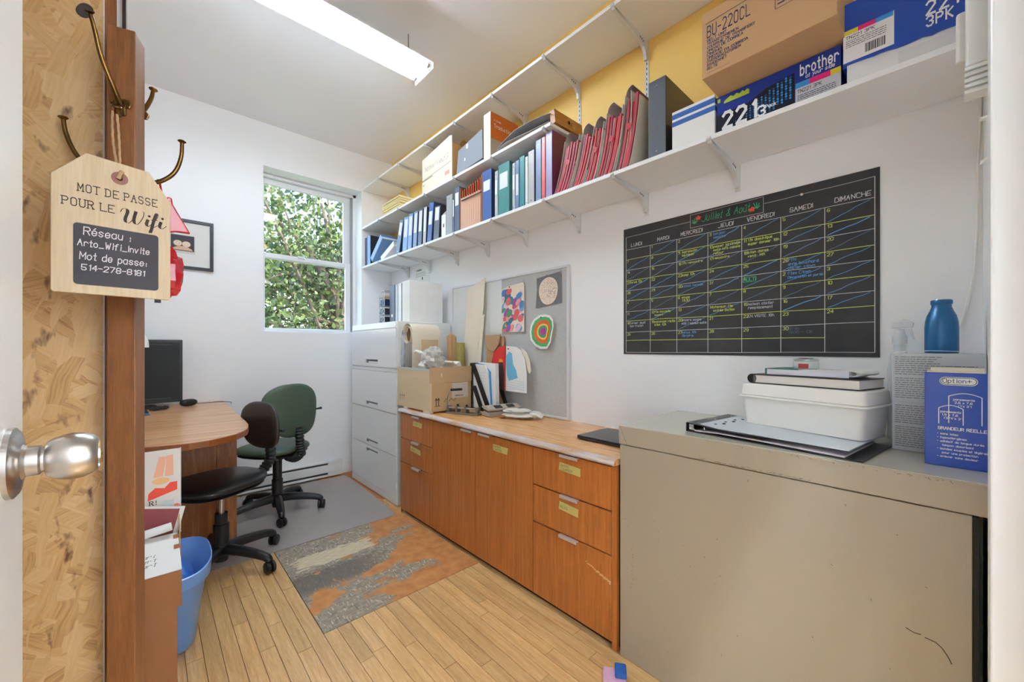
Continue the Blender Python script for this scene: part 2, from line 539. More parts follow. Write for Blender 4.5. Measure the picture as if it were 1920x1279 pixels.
def patch_material():
    """worn plywood: orange paint, scraped to grey wood, one torn cream strip"""
    m = bpy.data.materials.new('worn_painted_plywood'); m.use_nodes = True
    nt = m.node_tree; L = nt.links.new; b = nt.nodes['Principled BSDF']
    b.inputs['Roughness'].default_value = 0.62
    tc = nt.nodes.new('ShaderNodeTexCoord'); P = tc.outputs['Object']
    def noise(scale, st=(1, 1, 1), det=5, loc=(0, 0, 0), rot=0.0):
        mp = nt.nodes.new('ShaderNodeMapping'); mp.inputs['Scale'].default_value = st; mp.inputs['Location'].default_value = loc
        mp.inputs['Rotation'].default_value = (0, 0, rot)
        L(P, mp.inputs['Vector'])
        n = nt.nodes.new('ShaderNodeTexNoise'); n.inputs['Scale'].default_value = scale; n.inputs['Detail'].default_value = det
        L(mp.outputs[0], n.inputs['Vector']); return n.outputs['Fac']
    def math_(op, a, bb, c=None):
        n = nt.nodes.new('ShaderNodeMath'); n.operation = op
        for i, q in enumerate((a, bb, c)):
            if q is None: continue
            if isinstance(q, (int, float)): n.inputs[i].default_value = q
            else: L(q, n.inputs[i])
        return n.outputs[0]
    def ramp(v, a, bb):
        n = nt.nodes.new('ShaderNodeMapRange'); n.inputs['From Min'].default_value = a; n.inputs['From Max'].default_value = bb
        L(v, n.inputs['Value']); return n.outputs[0]
    def mix(f, a, bb):
        n = nt.nodes.new('ShaderNodeMix'); n.data_type = 'RGBA'
        L(f, n.inputs[0])
        for i, q in ((6, a), (7, bb)):
            if isinstance(q, tuple): n.inputs[i].default_value = q
            else: L(q, n.inputs[i])
        return n.outputs[2]
    sx = nt.nodes.new('ShaderNodeSeparateXYZ'); L(P, sx.inputs[0])
    x, y = sx.outputs[0], sx.outputs[1]        # x 0..0.82 to the right, y 0..2 towards the back
    fine = noise(1.0, (22, 150, 1), 3)
    fine2 = noise(1.0, (120, 26, 1), 3, (3, 1, 0), 0.2)
    grey = mix(ramp(fine, 0.3, 0.7), lin((112, 104, 95)), lin((178, 166, 144)))
    grey = mix(ramp(fine2, 0.56, 0.66), grey, lin((206, 194, 166)))
    grey = mix(ramp(noise(1.0, (70, 16, 1), 4, (5, 8, 0), -0.25), 0.6, 0.7), grey, lin((122, 113, 102)))
    band = ramp(math_('ADD', y, math_('MULTIPLY', fine, 0.12)), 0.36, 0.42)     # darker scraped band
    band2 = math_('MULTIPLY', band, math_('SUBTRACT', 1.0, ramp(math_('ADD', y, math_('MULTIPLY', fine, 0.12)), 0.56, 0.6)))
    band2 = math_('MULTIPLY', band2, math_('SUBTRACT', 1.0, ramp(x, 0.3, 0.52)))
    grey = mix(math_('MULTIPLY', band2, 0.8), grey, lin((98, 90, 82)))
    orange = mix(ramp(noise(18.0, (1, 1, 1), 4), 0.3, 0.7), lin((180, 116, 60)), lin((206, 146, 86)))
    # where the paint survives: more to the right
    big = noise(4.2, (0.8, 1.3, 1), 7, (1.7, 4.4, 0))
    surv = math_('ADD', math_('MULTIPLY', x, 0.62), math_('MULTIPLY_ADD', big, 1.5, -0.62))
    surv = math_('ADD', surv, math_('MULTIPLY', fine2, 0.16))
    low = math_('MULTIPLY', math_('MAXIMUM', math_('SUBTRACT', 0.40, y), 0.0), 0.45)
    surv = math_('ADD', surv, low)
    for px_, py_, rad, amt in ((0.06, 0.22, 0.22, 0.27), (0.36, 0.30, 0.14, 0.06)):
        dd = math_('SQRT', math_('ADD', math_('POWER', math_('ABSOLUTE', math_('SUBTRACT', x, px_), 0.0), 2.0), math_('POWER', math_('ABSOLUTE', math_('SUBTRACT', y, py_), 0.0), 2.0)), 0.0)
        surv = math_('ADD', surv, math_('MULTIPLY', math_('SUBTRACT', 1.0, ramp(dd, 0.03, rad)), amt))
    col = mix(ramp(surv, 0.545, 0.565), grey, orange)
    # torn cream strip
    wob = noise(1.0, (14, 60, 1), 4, (9, 2, 0))
    yy = math_('ADD', math_('ADD', y, math_('MULTIPLY', x, 0.02)), math_('MULTIPLY_ADD', wob, 0.16, -0.08))
    xx = math_('ADD', x, math_('MULTIPLY_ADD', wob, 0.2, -0.1))
    s = math_('MULTIPLY', ramp(yy, 0.575, 0.58), math_('SUBTRACT', 1.0, ramp(yy, 0.715, 0.72)))
    s = math_('MULTIPLY', s, math_('MULTIPLY', ramp(xx, 0.05, 0.055), math_('SUBTRACT', 1.0, ramp(xx, 0.47, 0.475))))
    cream = mix(ramp(fine, 0.35, 0.7), lin((196, 182, 148)), lin((226, 216, 186)))
    col = mix(s, col, cream)
    L(col, b.inputs['Base Color'])
    bp = nt.nodes.new('ShaderNodeBump'); bp.inputs['Strength'].default_value = 0.5; bp.inputs['Distance'].default_value = 0.004
    L(col, bp.inputs['Height']); L(bp.outputs[0], b.inputs['Normal'])
    return m

# ------------------------------------------------------------------ the room
base = MB().box(XL, XR, -1.8, YB, -0.12, -0.008)
floor = struct(base.build('floor', M('subfloor_wood', (120, 88, 52), 0.7, var=0.2, scale=10)))
m_plank = wood('maple_floorboard', (228, 190, 132), (186, 138, 82), (26, 1.6, 1), 2.2, 0.34, 'World', rnd=0.13)
unit = MB().box(0, 1, 0, 1, 0, 1)
plank0 = None
PW = 0.0545
PX0, PX1, PY0 = 0.54, 1.357, 1.757          # the plywood patch
nrow0 = int((PX0 + 0.42) / PW)
xrow = PX0 - nrow0 * PW
def add_plank(x, w, y0, y1):
    global plank0
    if plank0 is None:
        plank0 = unit.build('floorboard', m_plank, floor); p = plank0
    else:
        p = plank0.copy(); COL.objects.link(p)
    p.location = (x + 0.0006, y0 + 0.0006, -0.009 + random.uniform(-0.0004, 0.0002))
    p.scale = (w - 0.0021, y1 - y0 - 0.0018, 0.009)
r = 0
while xrow < 1.50:
    end = YB if xrow < PX0 - 0.01 else (PY0 if xrow < PX1 - 0.01 else 3.0)
    y = -0.10 - random.uniform(0, 0.5)
    while y < end - 0.001:
        l = random.choice((0.3, 0.42, 0.55, 0.7, 0.9, 1.1)) + random.uniform(0, 0.08)
        y1 = min(y + l, end)
        if end - y1 < 0.16: y1 = end
        if y1 > 0.3: add_plank(xrow, PW, max(y, -0.1), y1)
        y = y1
    xrow += PW; r += 1
far = MB().box(XL, PX0 - nrow0 * PW - 0.001, -0.1, YB, -0.008, 0.0).build('hidden_floor_strip', m_plank, floor)
pm = MB()
pm.v = []; pm.box(0, PX1 - PX0, 0, 2.14, -0.009, -0.0015)
patch = pm.build('plywood_patch', patch_material(), floor, loc=(PX0 + 0.003, PY0 + 0.004, 0))
MB().box(PX1, XR, 3.0, YB, -0.008, -0.001).build('painted_floor_strip', M('orange_floor_paint', (182, 114, 64), 0.5, var=0.1, scale=12), floor)

ceiling = struct(MB().box(XL, XR + 0.1, -1.8, YB + 0.02, ZC, ZC + 0.1).build('ceiling', m_ceil))
struct(MB().box(XL - 0.1, XL, -1.8, YB + 0.1, -0.12, ZC + 0.1).build('wall_left', m_wall))
wr = MB()
wr.box(XR, XR + 0.1, -1.8, YB + 0.1, -0.12, 2.0)
wr.mat(1).box(XR, XR + 0.1, -1.8, YB + 0.1, 2.0, ZC + 0.1)
struct(wr.build('wall_right', [m_wall, m_yellow]))
# back wall with the window opening
WX0, WX1, WZ0, WZ1 = 0.715, 1.554, 1.338, 2.747
wb = MB()
wb.box(XL - 0.1, WX0, YB, YB + 0.3, -0.12, ZC + 0.1).box(WX1, XR + 0.1, YB, YB + 0.3, -0.12, ZC + 0.1)
wb.box(WX0, WX1, YB, YB + 0.3, -0.12, WZ0).box(WX0, WX1, YB, YB + 0.3, WZ1, ZC + 0.1)
struct(wb.build('wall_back', m_wall))
# front wall with the doorway the photograph is taken from
DX0, DX1, DZ = -0.115, 0.80, 2.10  # unseen right edge set inward to screen hall light off the white trim
wf = MB()
wf.box(XL - 0.1, DX0, YF - 0.12, YF, -0.12, ZC + 0.1).box(DX1 + 0.02, XR + 0.1, YF - 0.12, YF, -0.12, ZC + 0.1)
wf.box(DX0, DX1 + 0.02, YF - 0.12, YF, DZ, ZC + 0.1)
struct(wf.build('wall_front', m_wall))
struct(MB().box(XL - 0.1, XR + 0.1, -1.9, -1.8, -0.12, ZC + 0.1).build('wall_hall', m_wall))
# door casing
tr = MB().box(0.90, 0.955, YF, -0.0455, 0, ZC)
struct(tr.build('trim_1', m_trim, bevel=0.004, seg=3))
tr = MB().box(DX1, DX1 + 0.021, YF - 0.12, YF, 0, DZ)
struct(tr.build('trim_2', m_trim))
struct(MB().box(DX0 - 0.08, DX0 - 0.03, YF, -0.055, 0, DZ + 0.07).build('trim_3', m_trim, bevel=0.003))
struct(MB().box(DX0 - 0.08, DX1 + 0.055, YF, -0.062, DZ + 0.072, DZ + 0.14).build('trim_4', m_trim, bevel=0.003))
# baseboards
struct(MB().box(XL, XR, YB - 0.014, YB, 0, 0.11).build('baseboard_back', m_trim, bevel=0.003))
struct(MB().box(XR - 0.014, XR, YF, YB - 0.014, 0, 0.11).build('baseboard_right', m_trim, bevel=0.003))

# window
win = bpy.data.objects.new('window_1', None); COL.objects.link(win); win['kind'] = 'structure'
win['label'] = 'double-hung sash window with white frame looking out on leafy branches'
YW = YB + 0.15
m_frame = M('white_window_paint', (230, 230, 230), 0.35, var=0.03, scale=10)
m_track = M('grey_window_track', (150, 150, 150), 0.5)
fr = MB()
fr.box(WX0, WX0 + 0.026, YW, YW + 0.09, WZ0, WZ1).box(WX1 - 0.03, WX1, YW, YW + 0.09, WZ0, WZ1)
fr.box(WX0, WX1, YW, YW + 0.09, WZ1 - 0.03, WZ1).box(WX0, WX1, YW, YW + 0.09, WZ0, WZ0 + 0.02)
fr.build('window_frame', m_frame, win, bevel=0.003)
tk = MB().box(WX1 - 0.048, WX1 - 0.031, YW + 0.006, YW + 0.03, WZ0 + 0.02, WZ1 - 0.03)
tk.build('sash_track', m_track, win)
def sash(z0, z1, y0, x0, x1, top, bot, st):
    s = MB()
    s.box(x0, x0 + 0.022, y0, y0 + 0.03, z0, z1).box(x1 - st, x1, y0, y0 + 0.03, z0, z1)
    s.box(x0 + 0.022, x1 - st, y0, y0 + 0.03, z1 - top, z1).box(x0 + 0.022, x1 - st, y0, y0 + 0.03, z0, z0 + bot)
    o = s.build('sash', m_frame, win, bevel=0.003)
    return o
m_glass = bpy.data.materials.new('window_glass'); m_glass.use_nodes = True
nt = m_glass.node_tree; nt.nodes.clear()
o_ = nt.nodes.new('ShaderNodeOutputMaterial'); t_ = nt.nodes.new('ShaderNodeBsdfTransparent'); g_ = nt.nodes.new('ShaderNodeBsdfGlossy')
g_.inputs['Roughness'].default_value = 0.02; x_ = nt.nodes.new('ShaderNodeMixShader'); x_.inputs[0].default_value = 0.04
nt.links.new(t_.outputs[0], x_.inputs[1]); nt.links.new(g_.outputs[0], x_.inputs[2]); nt.links.new(x_.outputs[0], o_.inputs[0])
s1 = sash(2.0, WZ1 - 0.03, YW + 0.045, WX0 + 0.02, WX1 - 0.032, 0.05, 0.045, 0.075)
s2 = sash(WZ0 + 0.02, 2.045, YW + 0.01, WX0 + 0.02, WX1 - 0.05, 0.042, 0.02, 0.05)
MB().box(WX0 + 0.04, WX1 - 0.1, YW + 0.058, YW + 0.062, 2.03, WZ1 - 0.07).build('pane', m_glass, s1)
MB().box(WX0 + 0.04, WX1 - 0.098, YW + 0.022, YW + 0.026, WZ0 + 0.035, 2.01).build('pane', m_glass, s2)
MB().box(1.02, 1.08, YW - 0.004, YW + 0.02, 2.028, 2.05).build('sash_lock', m_frame, win, bevel=0.003)

# partition with strand board, at the left of the doorway
part = MB().box(XL, -0.079, 1.345, 1.43, 0, ZC)
part = struct(part.build('wall_partition', m_wall))
MB().box(-0.72, -0.0785, 1.330, 1.345, 0, ZC).build('strand_board_panel', osb_material(), part)
MB().box(-0.0785, -0.0765, 1.329, 1.346, 0, ZC).build('white_panel_edge', m_trim, part)
MB().box(-0.0765, -0.0565, 1.335, 1.43, 0, ZC).build('brown_end_trim', wood('dark_stained_trim', (150, 92, 46), (104, 58, 26), (14, 14, 1), 3, 0.4), part)
MB().box(-0.0565, -0.047, 1.345, 1.43, 0, ZC).build('white_end_trim', m_trim, part)
MB().box(-0.047, -0.0405, 1.335, 1.40, 0, ZC).build('dark_edge_strip', M('dark_brown_strip', (62, 42, 34), 0.4), part)
kn = MB().pad(0.0125, 0.0185, 0.0016, 2.2).xf(Matrix.Translation((-0.108, 1.3295, 1.972)) @ Matrix.Rotation(0.45, 4, 'Y') @ Matrix.Rotation(PI / 2, 4, 'X'))
kn.build('wood_knot', M('dark_knot', (66, 56, 50), 0.6), part, smooth=60)

# ------------------------------------------------------------------ open door with knob
door = bpy.data.objects.new('door_1', None); COL.objects.link(door); door['kind'] = 'structure'
door['label'] = 'white painted door standing open at the left with steel knob'
door.location = (-0.1, YF, 0)
MB().box(-0.036, 0, 0.005, 0.752, 0.01, DZ - 0.01).build('door_leaf', m_trim, door, bevel=0.003)
kp = [(0.0, 0.0), (0.034, 0.0), (0.034, 0.004), (0.03, 0.007), (0.017, 0.009), (0.0145, 0.012), (0.0145, 0.02), (0.0125, 0.0215), (0.0125, 0.0235), (0.0165, 0.0245),
      (0.0195, 0.028), (0.0225, 0.035), (0.0238, 0.042), (0.0228, 0.05), (0.02, 0.0565), (0.0165, 0.0605), (0.0152, 0.061), (0.0145, 0.059), (0.011, 0.057), (0.0, 0.0565)]
MB().lathe(kp, (0, 0.69, 1.088), 'x', 48).build('door_knob', m_steel, door, smooth=35)

# ------------------------------------------------------------------ wall shelves, brackets, standards
BR = [3.52, 3.13, 2.692, 2.294, 1.888, 1.45, 1.022, 0.6]
SH = {'lowest': (1.984, -0.075, BR), 'middle': (2.373, 1.402, BR[:6]), 'highest': (2.757, -0.075, BR)}
WDT = XR - SHX
bp_ = [(0, 0), (0, -0.10), (-0.016, -0.10), (-0.022, -0.072), (-0.04, -0.05), (-0.075, -0.038), (-0.16, -0.026), (-0.27, -0.016), (-0.30, -0.010), (-0.311, 0.004), (-0.316, 0.004), (-0.316, 0.013), (-0.3135, 0.013), (-0.3125, 0.0)]
for nm, (z, ye, bys) in SH.items():
    sh = thing('wall_shelf', {'lowest': 'lowest long white shelf on the right wall, lined with binders and boxes',
                              'middle': 'shorter white middle shelf with folders, above the binder row',
                              'highest': 'highest long white wall shelf, just under the ceiling'}[nm], 'shelf', (XR - 0.004, YB, z), group='white wall shelves')
    MB().box(-WDT + 0.004, 0.0, ye - YB, -0.002, 0, 0.018).build('shelf_board', m_white, sh, bevel=0.0015)
    for by in bys:
        b = MB().prism(bp_, 'y', -0.008, 0.008)
        b.build('bracket', m_metalw, sh, bevel=0.0015, loc=(0, by - YB, 0))
        if nm != 'middle':
            s = MB()
            for k in range(3): s.box(-0.052 - k * 0.014, -0.046 - k * 0.014, -0.0086, -0.0078, -0.03 + k * 0.003, -0.022 + k * 0.003)
            s.build('bracket_slots', m_slot, sh, loc=(0, by - YB, 0))
for i, by in enumerate(BR):
    st = thing('shelf_standard', ['slotted wall standard nearest the window corner', 'second slotted wall standard from the window', 'third slotted wall standard from the window',
                                  'fourth slotted wall standard from the window', 'fifth slotted wall standard, behind the orange book', 'slotted wall standard at the end of the middle shelf',
                                  'slotted wall standard beside the large black binder', 'slotted wall standard nearest the door, above the chalkboard'][i], 'shelf standard',
               (XR, by, 1.872), group='slotted shelf standards')
    MB().box(-0.0035, -0.0002, -0.0105, 0.0105, 0, 1.0).build('rail', m_metalw, st)
    s = MB()
    for k in range(38): s.box(-0.0042, -0.0034, -0.002, 0.002, 0.012 + k * 0.026, 0.025 + k * 0.026)
    s.build('slots', m_slot, st)['kind'] = 'stuff'

# ------------------------------------------------------------------ filing cabinet
fc = thing('filing_cabinet', 'light grey four-drawer lateral filing cabinet in the window corner', 'filing cabinet', (1.38, 2.785, 0))
FW, FD = 0.895, 0.475
m_file = M('grey_cabinet_enamel', (232, 232, 230), 0.28, var=0.015, scale=5, coat=0.2)
MB().box(0.012, FD, 0, FW, 0.006, 1.352).build('body', m_file, fc)
MB().box(0, FD, 0, FW, 1.352, 1.402).build('top_panel', m_file, fc, bevel=0.003)
MB().box(-0.001, 0.012, 0, FW, 0.006, 0.058).build('plinth', m_file, fc, bevel=0.002)
MB().box(0.0, 0.011, 0, 0.012, 0.058, 1.352).box(0.0, 0.011, FW - 0.012, FW, 0.058, 1.352).build('side_rail', m_file, fc)
for z0, z1, hz in ((0.062, 0.372, 0.318), (0.38, 0.69, 0.396), (0.698, 1.008, 0.718), (1.045, 1.347, 1.072)):
    ya, yb_ = 0.335, 0.582
    d = MB()
    d.box(-0.004, 0.011, 0.014, ya, z0, z1).box(-0.004, 0.011, yb_, FW - 0.014, z0, z1)
    d.box(-0.004, 0.011, ya, yb_, z0, hz).box(-0.004, 0.011, ya, yb_, hz + 0.03, z1)
    dr = d.build('drawer', m_file, fc)
    MB().box(0.006, 0.0105, ya, yb_, hz, hz + 0.03).mat(1).box(-0.002, 0.006, ya + 0.004, yb_ - 0.06, hz + 0.002, hz + 0.013).build('recessed_handle', [M('grey_recess', (120, 120, 122), 0.5), m_file], dr)
MB().box(0.002, 0.011, 0.014, FW - 0.014, 1.014, 1.04).build('filler_rail', m_file, fc)
MB().lathe([(0.0, -0.003), (0.007, -0.003), (0.007, 0.0)], (0, 0.03, 1.377), 'x', 16).build('lock', m_chrome, fc)

# ------------------------------------------------------------------ sideboard
sb = thing('sideboard', 'long brown oak sideboard with drawers at both ends and two doors', 'sideboard', (1.353, 0.868, 0))
m_oak = wood('brown_oak_veneer', (194, 118, 54), (140, 76, 28), (26, 26, 1.0), 2.6, 0.35, rnd=0.04, coat=0.15)
m_oak_top = wood('oak_worktop_laminate', (224, 170, 112), (198, 140, 84), (18, 1.4, 18), 2.4, 0.25, ring=6.0, coat=0.3)
m_edge = M('worn_pale_edge', (206, 196, 192), 0.4, rgb2=(190, 150, 110), scale=5, stretch=(1, 1.2, 9), contrast=(0.45, 0.7))
SBL = 2.675 - 0.868
MB().box(0.018, 0.512, 0.002, SBL, 0.025, 0.735).build('body', m_gapshade, sb)  # carcass coloured dark to paint the shade in the gaps between fronts
MB().box(0.001, 0.0175, 0.0, 0.022, 0.004, 0.735).build('end_panel_edge', m_oak, sb)
MB().box(0.001, 0.0175, SBL - 0.006, SBL, 0.004, 0.735).build('end_panel_edge', m_oak, sb)
MB().box(0.03, 0.5, 0.01, SBL - 0.01, 0.0, 0.025).build('plinth', m_gapshade, sb)
tp = [(-0.016, 0.0), (-0.019, 0.008), (-0.014, 0.018), (-0.004, 0.0225), (0.516, 0.0225), (0.516, 0.0)]
t = MB().prism([(a, 0.737 + b) for a, b in tp], 'y', 0.0, SBL + 0.006)
MB.build(t, 'worktop', m_oak_top, sb, smooth=30)
MB().prism([(-0.0165, 0.7375), (-0.0196, 0.745), (-0.0146, 0.7555), (-0.004, 0.7602), (0.012, 0.7602), (0.012, 0.7596), (-0.004, 0.7592)], 'y', 0.001, SBL + 0.0055).build('worktop_edge', m_edge, sb, smooth=30)
m_pull = M('pale_metal_pull', (214, 206, 200), 0.3, 0.6)
m_tape = M('yellow_masking_tape', (196, 186, 112), 0.7, var=0.06, scale=30)
m_tink = M('tape_handwriting', (84, 84, 52), 0.8)
def pull(par, yc, z, w=0.1):
    MB().box(-0.018, 0.0, yc - w / 2, yc + w / 2, z - 0.003, z + 0.002).box(-0.018, -0.014, yc - w / 2, yc + w / 2, z - 0.011, z - 0.003).build('pull', m_pull, par, bevel=0.0015)
def tape(par, y0, y1, z0, z1, txt, tilt):
    q = MB()
    yc, zc = (y0 + y1) / 2, (z0 + z1) / 2
    n = 10; top = []; bot = []
    for i in range(n + 1):
        yy = y0 + (y1 - y0) * i / n
        j = random.uniform(-0.0012, 0.0012)
        zz = tilt * (yy - yc)
        e = random.uniform(-0.004, 0.004) if i in (0, n) else 0
        top.append((yy + e, z1 + zz)); bot.append((yy - e, z0 + zz))
    q.prism(bot + top[::-1], 'x', -0.0013, -0.0006)
    q.mat(1)
    h = (z1 - z0) * 0.3
    rows = txt.split('/')
    for i, tline in enumerate(rows):
        ribbons(q, tline, (-0.0016, y1 - 0.008, zc - h * 0.5 + (0.5 * (len(rows) - 1) - i) * h * 1.5 + 0.0), (0, -1, 0), (0, 0, 1), h, 0.0012, 0.25)
    q.build('tape_label', [m_tape, m_tink], par)
def front(kind, y0, y1, z0, z1, pc=None, tp_=None):
    o = MB().box(0.0, 0.0175, y0 + 0.002, y1 - 0.002, z0 + 0.002, z1 - 0.002).build(kind, m_oak, sb, bevel=0.0015)
    if pc: pull(o, pc, z1)
    if tp_: tape(o, *tp_)
    return o
o0 = 0.868
ys = [0.89 - o0, 1.328 - o0, 1.782 - o0, 2.232 - o0, 2.669 - o0]
front('drawer', ys[0], ys[1], 0.55, 0.728, 1.10 - o0, (1.045 - o0, 1.162 - o0, 0.652, 0.687, 'DIVERS/COURRIER', 0.05))
front('drawer', ys[0], ys[1], 0.374, 0.548, 1.10 - o0, (1.056 - o0, 1.163 - o0, 0.476, 0.512, 'PILES', 0.08))
lowd = front('drawer', ys[0], ys[1], 0.03, 0.372, 1.105 - o0)
front('door', ys[1], ys[2], 0.03, 0.728, 1.688 - o0, (1.508 - o0, 1.623 - o0, 0.652, 0.686, 'PAPIERS/CARTONS', 0.02))
front('door', ys[2], ys[3], 0.03, 0.728, 1.853 - o0)
front('drawer', ys[3], ys[4], 0.55, 0.728, 2.437 - o0, (2.372 - o0, 2.492 - o0, 0.657, 0.69, 'STYLOS', 0.04))
front('drawer', ys[3], ys[4], 0.374, 0.548, 2.445 - o0, (2.39 - o0, 2.528 - o0, 0.474, 0.508, 'CISEAUX', 0.08))
front('drawer', ys[3], ys[4], 0.03, 0.372, 2.44 - o0)
sc_ = MB()
for k in range(14):
    y = 1.02 - o0 - k * 0.009; z = 0.302 - k * 0.0028 + random.uniform(-0.002, 0.002)
    sc_.box(-0.0006, 0.0, y - 0.0085, y, z - 0.002 - 0.0005 * k * random.random(), z + 0.001 + 0.0004 * k)
sc_.build('scratch', M('bare_wood_scratch', (214, 170, 124), 0.7), lowd)

# ------------------------------------------------------------------ beige steel cabinet
bc = thing('steel_cabinet', 'beige steel cabinet by the door, papers and boxes on top', 'cabinet', (1.352, -0.075, 0))
m_beige = M('beige_enamel', (165, 153, 134), 0.32, var=0.025, scale=2.2, coat=0.2)
m_beige_t = M('beige_enamel_top', (190, 186, 170), 0.22, var=0.03, scale=3, coat=0.3)
MB().box(0.004, 0.5, 0.032, 0.930, 0.0, 0.823).build('body', m_beige, bc, bevel=0.002)
MB().box(0.006, 0.49, 0.022, 0.031, 0.0, 0.822).build('side_gap_shade', M('black_gap_shade', (20, 20, 20), 0.7), bc)  # black sheet painted as the shade in the gap by the front wall
MB().box(0.0, 0.512, 0.0, 0.934, 0.826, 0.8985).build('top_cap', m_beige, bc, bevel=0.003, seg=3)
MB().box(0.003, 0.509, 0.003, 0.931, 0.8985, 0.9).build('top_surface', m_beige_t, bc)
mk = MB()
N_ = (-1, 0, 0)
line(mk, (-0.0004, 0.927, 0.893), (-0.0004, 0.897, 0.828), 0.0012, N_)
def wig(pts, th):
    for a, b in zip(pts, pts[1:]):
        line(mk, (0.0036, a[0], a[1]), (0.0036, b[0], b[1]), th, N_)
wig([(0.138, 0.52), (0.124, 0.515), (0.112, 0.5165)], 0.0022)
wig([(0.106, 0.513), (0.088, 0.511), (0.078, 0.503), (0.068, 0.487), (0.063, 0.474)], 0.0022)
for k in range(34):
    y, z = random.uniform(0.06, 0.92), random.uniform(0.1, 0.8)
    wig([(y, z), (y + random.uniform(-0.004, 0.004), z + random.uniform(-0.006, 0.004))], 0.0012)
for k in range(10):
    z = 0.3 + k * 0.016 + random.uniform(-0.004, 0.004)
    wig([(0.875 + random.uniform(-0.004, 0.004), z), (0.877, z + 0.005)], 0.0012)
mk.build('scratch_marks', M('dark_scratch', (66, 54, 42), 0.7), bc)
mk = MB()
for k in range(30):
    y = random.uniform(0.32, 0.62)
    line(mk, (-0.0004, y, 0.829 + random.uniform(0, 0.004)), (-0.0004, y + random.uniform(0.002, 0.012), 0.829 + random.uniform(0, 0.004)), 0.0012, N_)
for k in range(26):
    y = random.uniform(0.05, 0.6)
    line(mk, (-0.0004, y, 0.889 + random.uniform(0, 0.006)), (-0.0004, y + random.uniform(0.001, 0.006), 0.889 + random.uniform(0, 0.006)), 0.0012, N_)
mk.build('chipped_marks', M('brown_chip', (112, 88, 60), 0.7), bc)

# ------------------------------------------------------------------ heater, picture, notice
ht = thing('baseboard_heater', 'long white electric baseboard heater under the window', 'heater', (-0.4, 3.83, 0))
m_heat = M('heater_enamel', (232, 232, 230), 0.3, var=0.01, scale=4)
HL = 1.347 + 0.4
MB().box(0, HL, 0.02, 0.068, 0.012, 0.146).build('back_plate', m_heat, ht, bevel=0.003)
MB().box(0, HL, 0.0, 0.02, 0.012, 0.030).build('bottom_rail', m_heat, ht, bevel=0.003)
MB().box(0, HL, 0.002, 0.02, 0.048, 0.118).build('front_cover', m_heat, ht, bevel=0.004)
MB().box(0.02, HL - 0.13, 0.012, 0.0198, 0.031, 0.047).box(0.02, HL - 0.13, 0.012, 0.0198, 0.119, 0.135).build('air_slots', M('heater_dark_slot', (66, 66, 66), 0.8), ht)
MB().box(HL - 0.13, HL, 0.001, 0.02, 0.119, 0.146).box(HL - 0.13, HL, 0.004, 0.02, 0.03, 0.048).box(0, HL, 0.004, 0.02, 0.1355, 0.146).build('end_cap', m_heat, ht, bevel=0.002)

pf = thing('framed_picture', 'small black-framed print on the back wall behind the coat stand', 'picture', (0.375, YB - 0.001, 1.797))
PWd, PHt, fw = 0.37, 0.377, 0.022
m_pframe = M('black_blue_frame', (34, 38, 46), 0.35)
p = MB().box(-PWd, 0, -0.022, -0.002, 0, fw).box(-PWd, 0, -0.022, -0.002, PHt - fw, PHt).box(-PWd, -PWd + fw, -0.022, -0.002, fw, PHt - fw).box(-fw, 0, -0.022, -0.002, fw, PHt - fw)
p.build('frame', m_pframe, pf, bevel=0.002)
MB().box(-PWd + fw, -fw, -0.010, -0.002, fw, PHt - fw).build('mat_board', M('picture_mat', (222, 220, 216), 0.8), pf)
MB().box(-0.262, -0.112, -0.0112, -0.0101, 0.118, 0.258).build('print_border', M('print_border_grey', (206, 202, 196), 0.8), pf)
a = MB().box(-0.255, -0.118, -0.0124, -0.0113, 0.135, 0.252)
a.mat(1).prism([(-0.25 + 0.125 * (i / 14), 0.14 + 0.03 * math.sin(PI * i / 14) ** 0.6) for i in range(15)], 'y', -0.0132, -0.0124)
for cx_, cz_ in ((-0.215, 0.19), (-0.165, 0.187)):
    for j, rr in enumerate((0.026, 0.02, 0.014, 0.008)):
        a.mat(1 if j % 2 == 0 else 2)
        a.prism([(cx_ + rr * 1.0 * math.cos(t * PI / 10), cz_ + rr * 0.85 * math.sin(t * PI / 10)) for t in range(20)], 'y', -0.0133 - j * 0.0003, -0.0125)
a.build('spiral_print', [M('print_dark', (66, 62, 72), 0.8), M('print_peach', (214, 176, 146), 0.8), M('print_pale', (226, 214, 202), 0.8)], pf)

nt_ = thing('wall_notice', 'white notice sheet taped to the wall under the lowest shelf', 'paper', (XR - 0.0012, 3.29, 1.66))
MB().box(-0.0006, 0.0006, -0.15, 0.14, 0, 0.32).build('sheet', m_paper, nt_)
q = MB()
ribbons(q, 'CONSIGNES', (-0.0012, 0.085, 0.258), (0, -1, 0), (0, 0, 1), 0.013, 0.0024)
for k in range(3): scribble(q, (-0.0012, 0.1, 0.234 - k * 0.014), (0, -1, 0), (0, 0, 1), 0.18, 0.008, 0.003)
q.box(-0.0013, -0.0010, -0.03, -0.015, 0.17, 0.195)
q.build('lettering', m_ink, nt_)

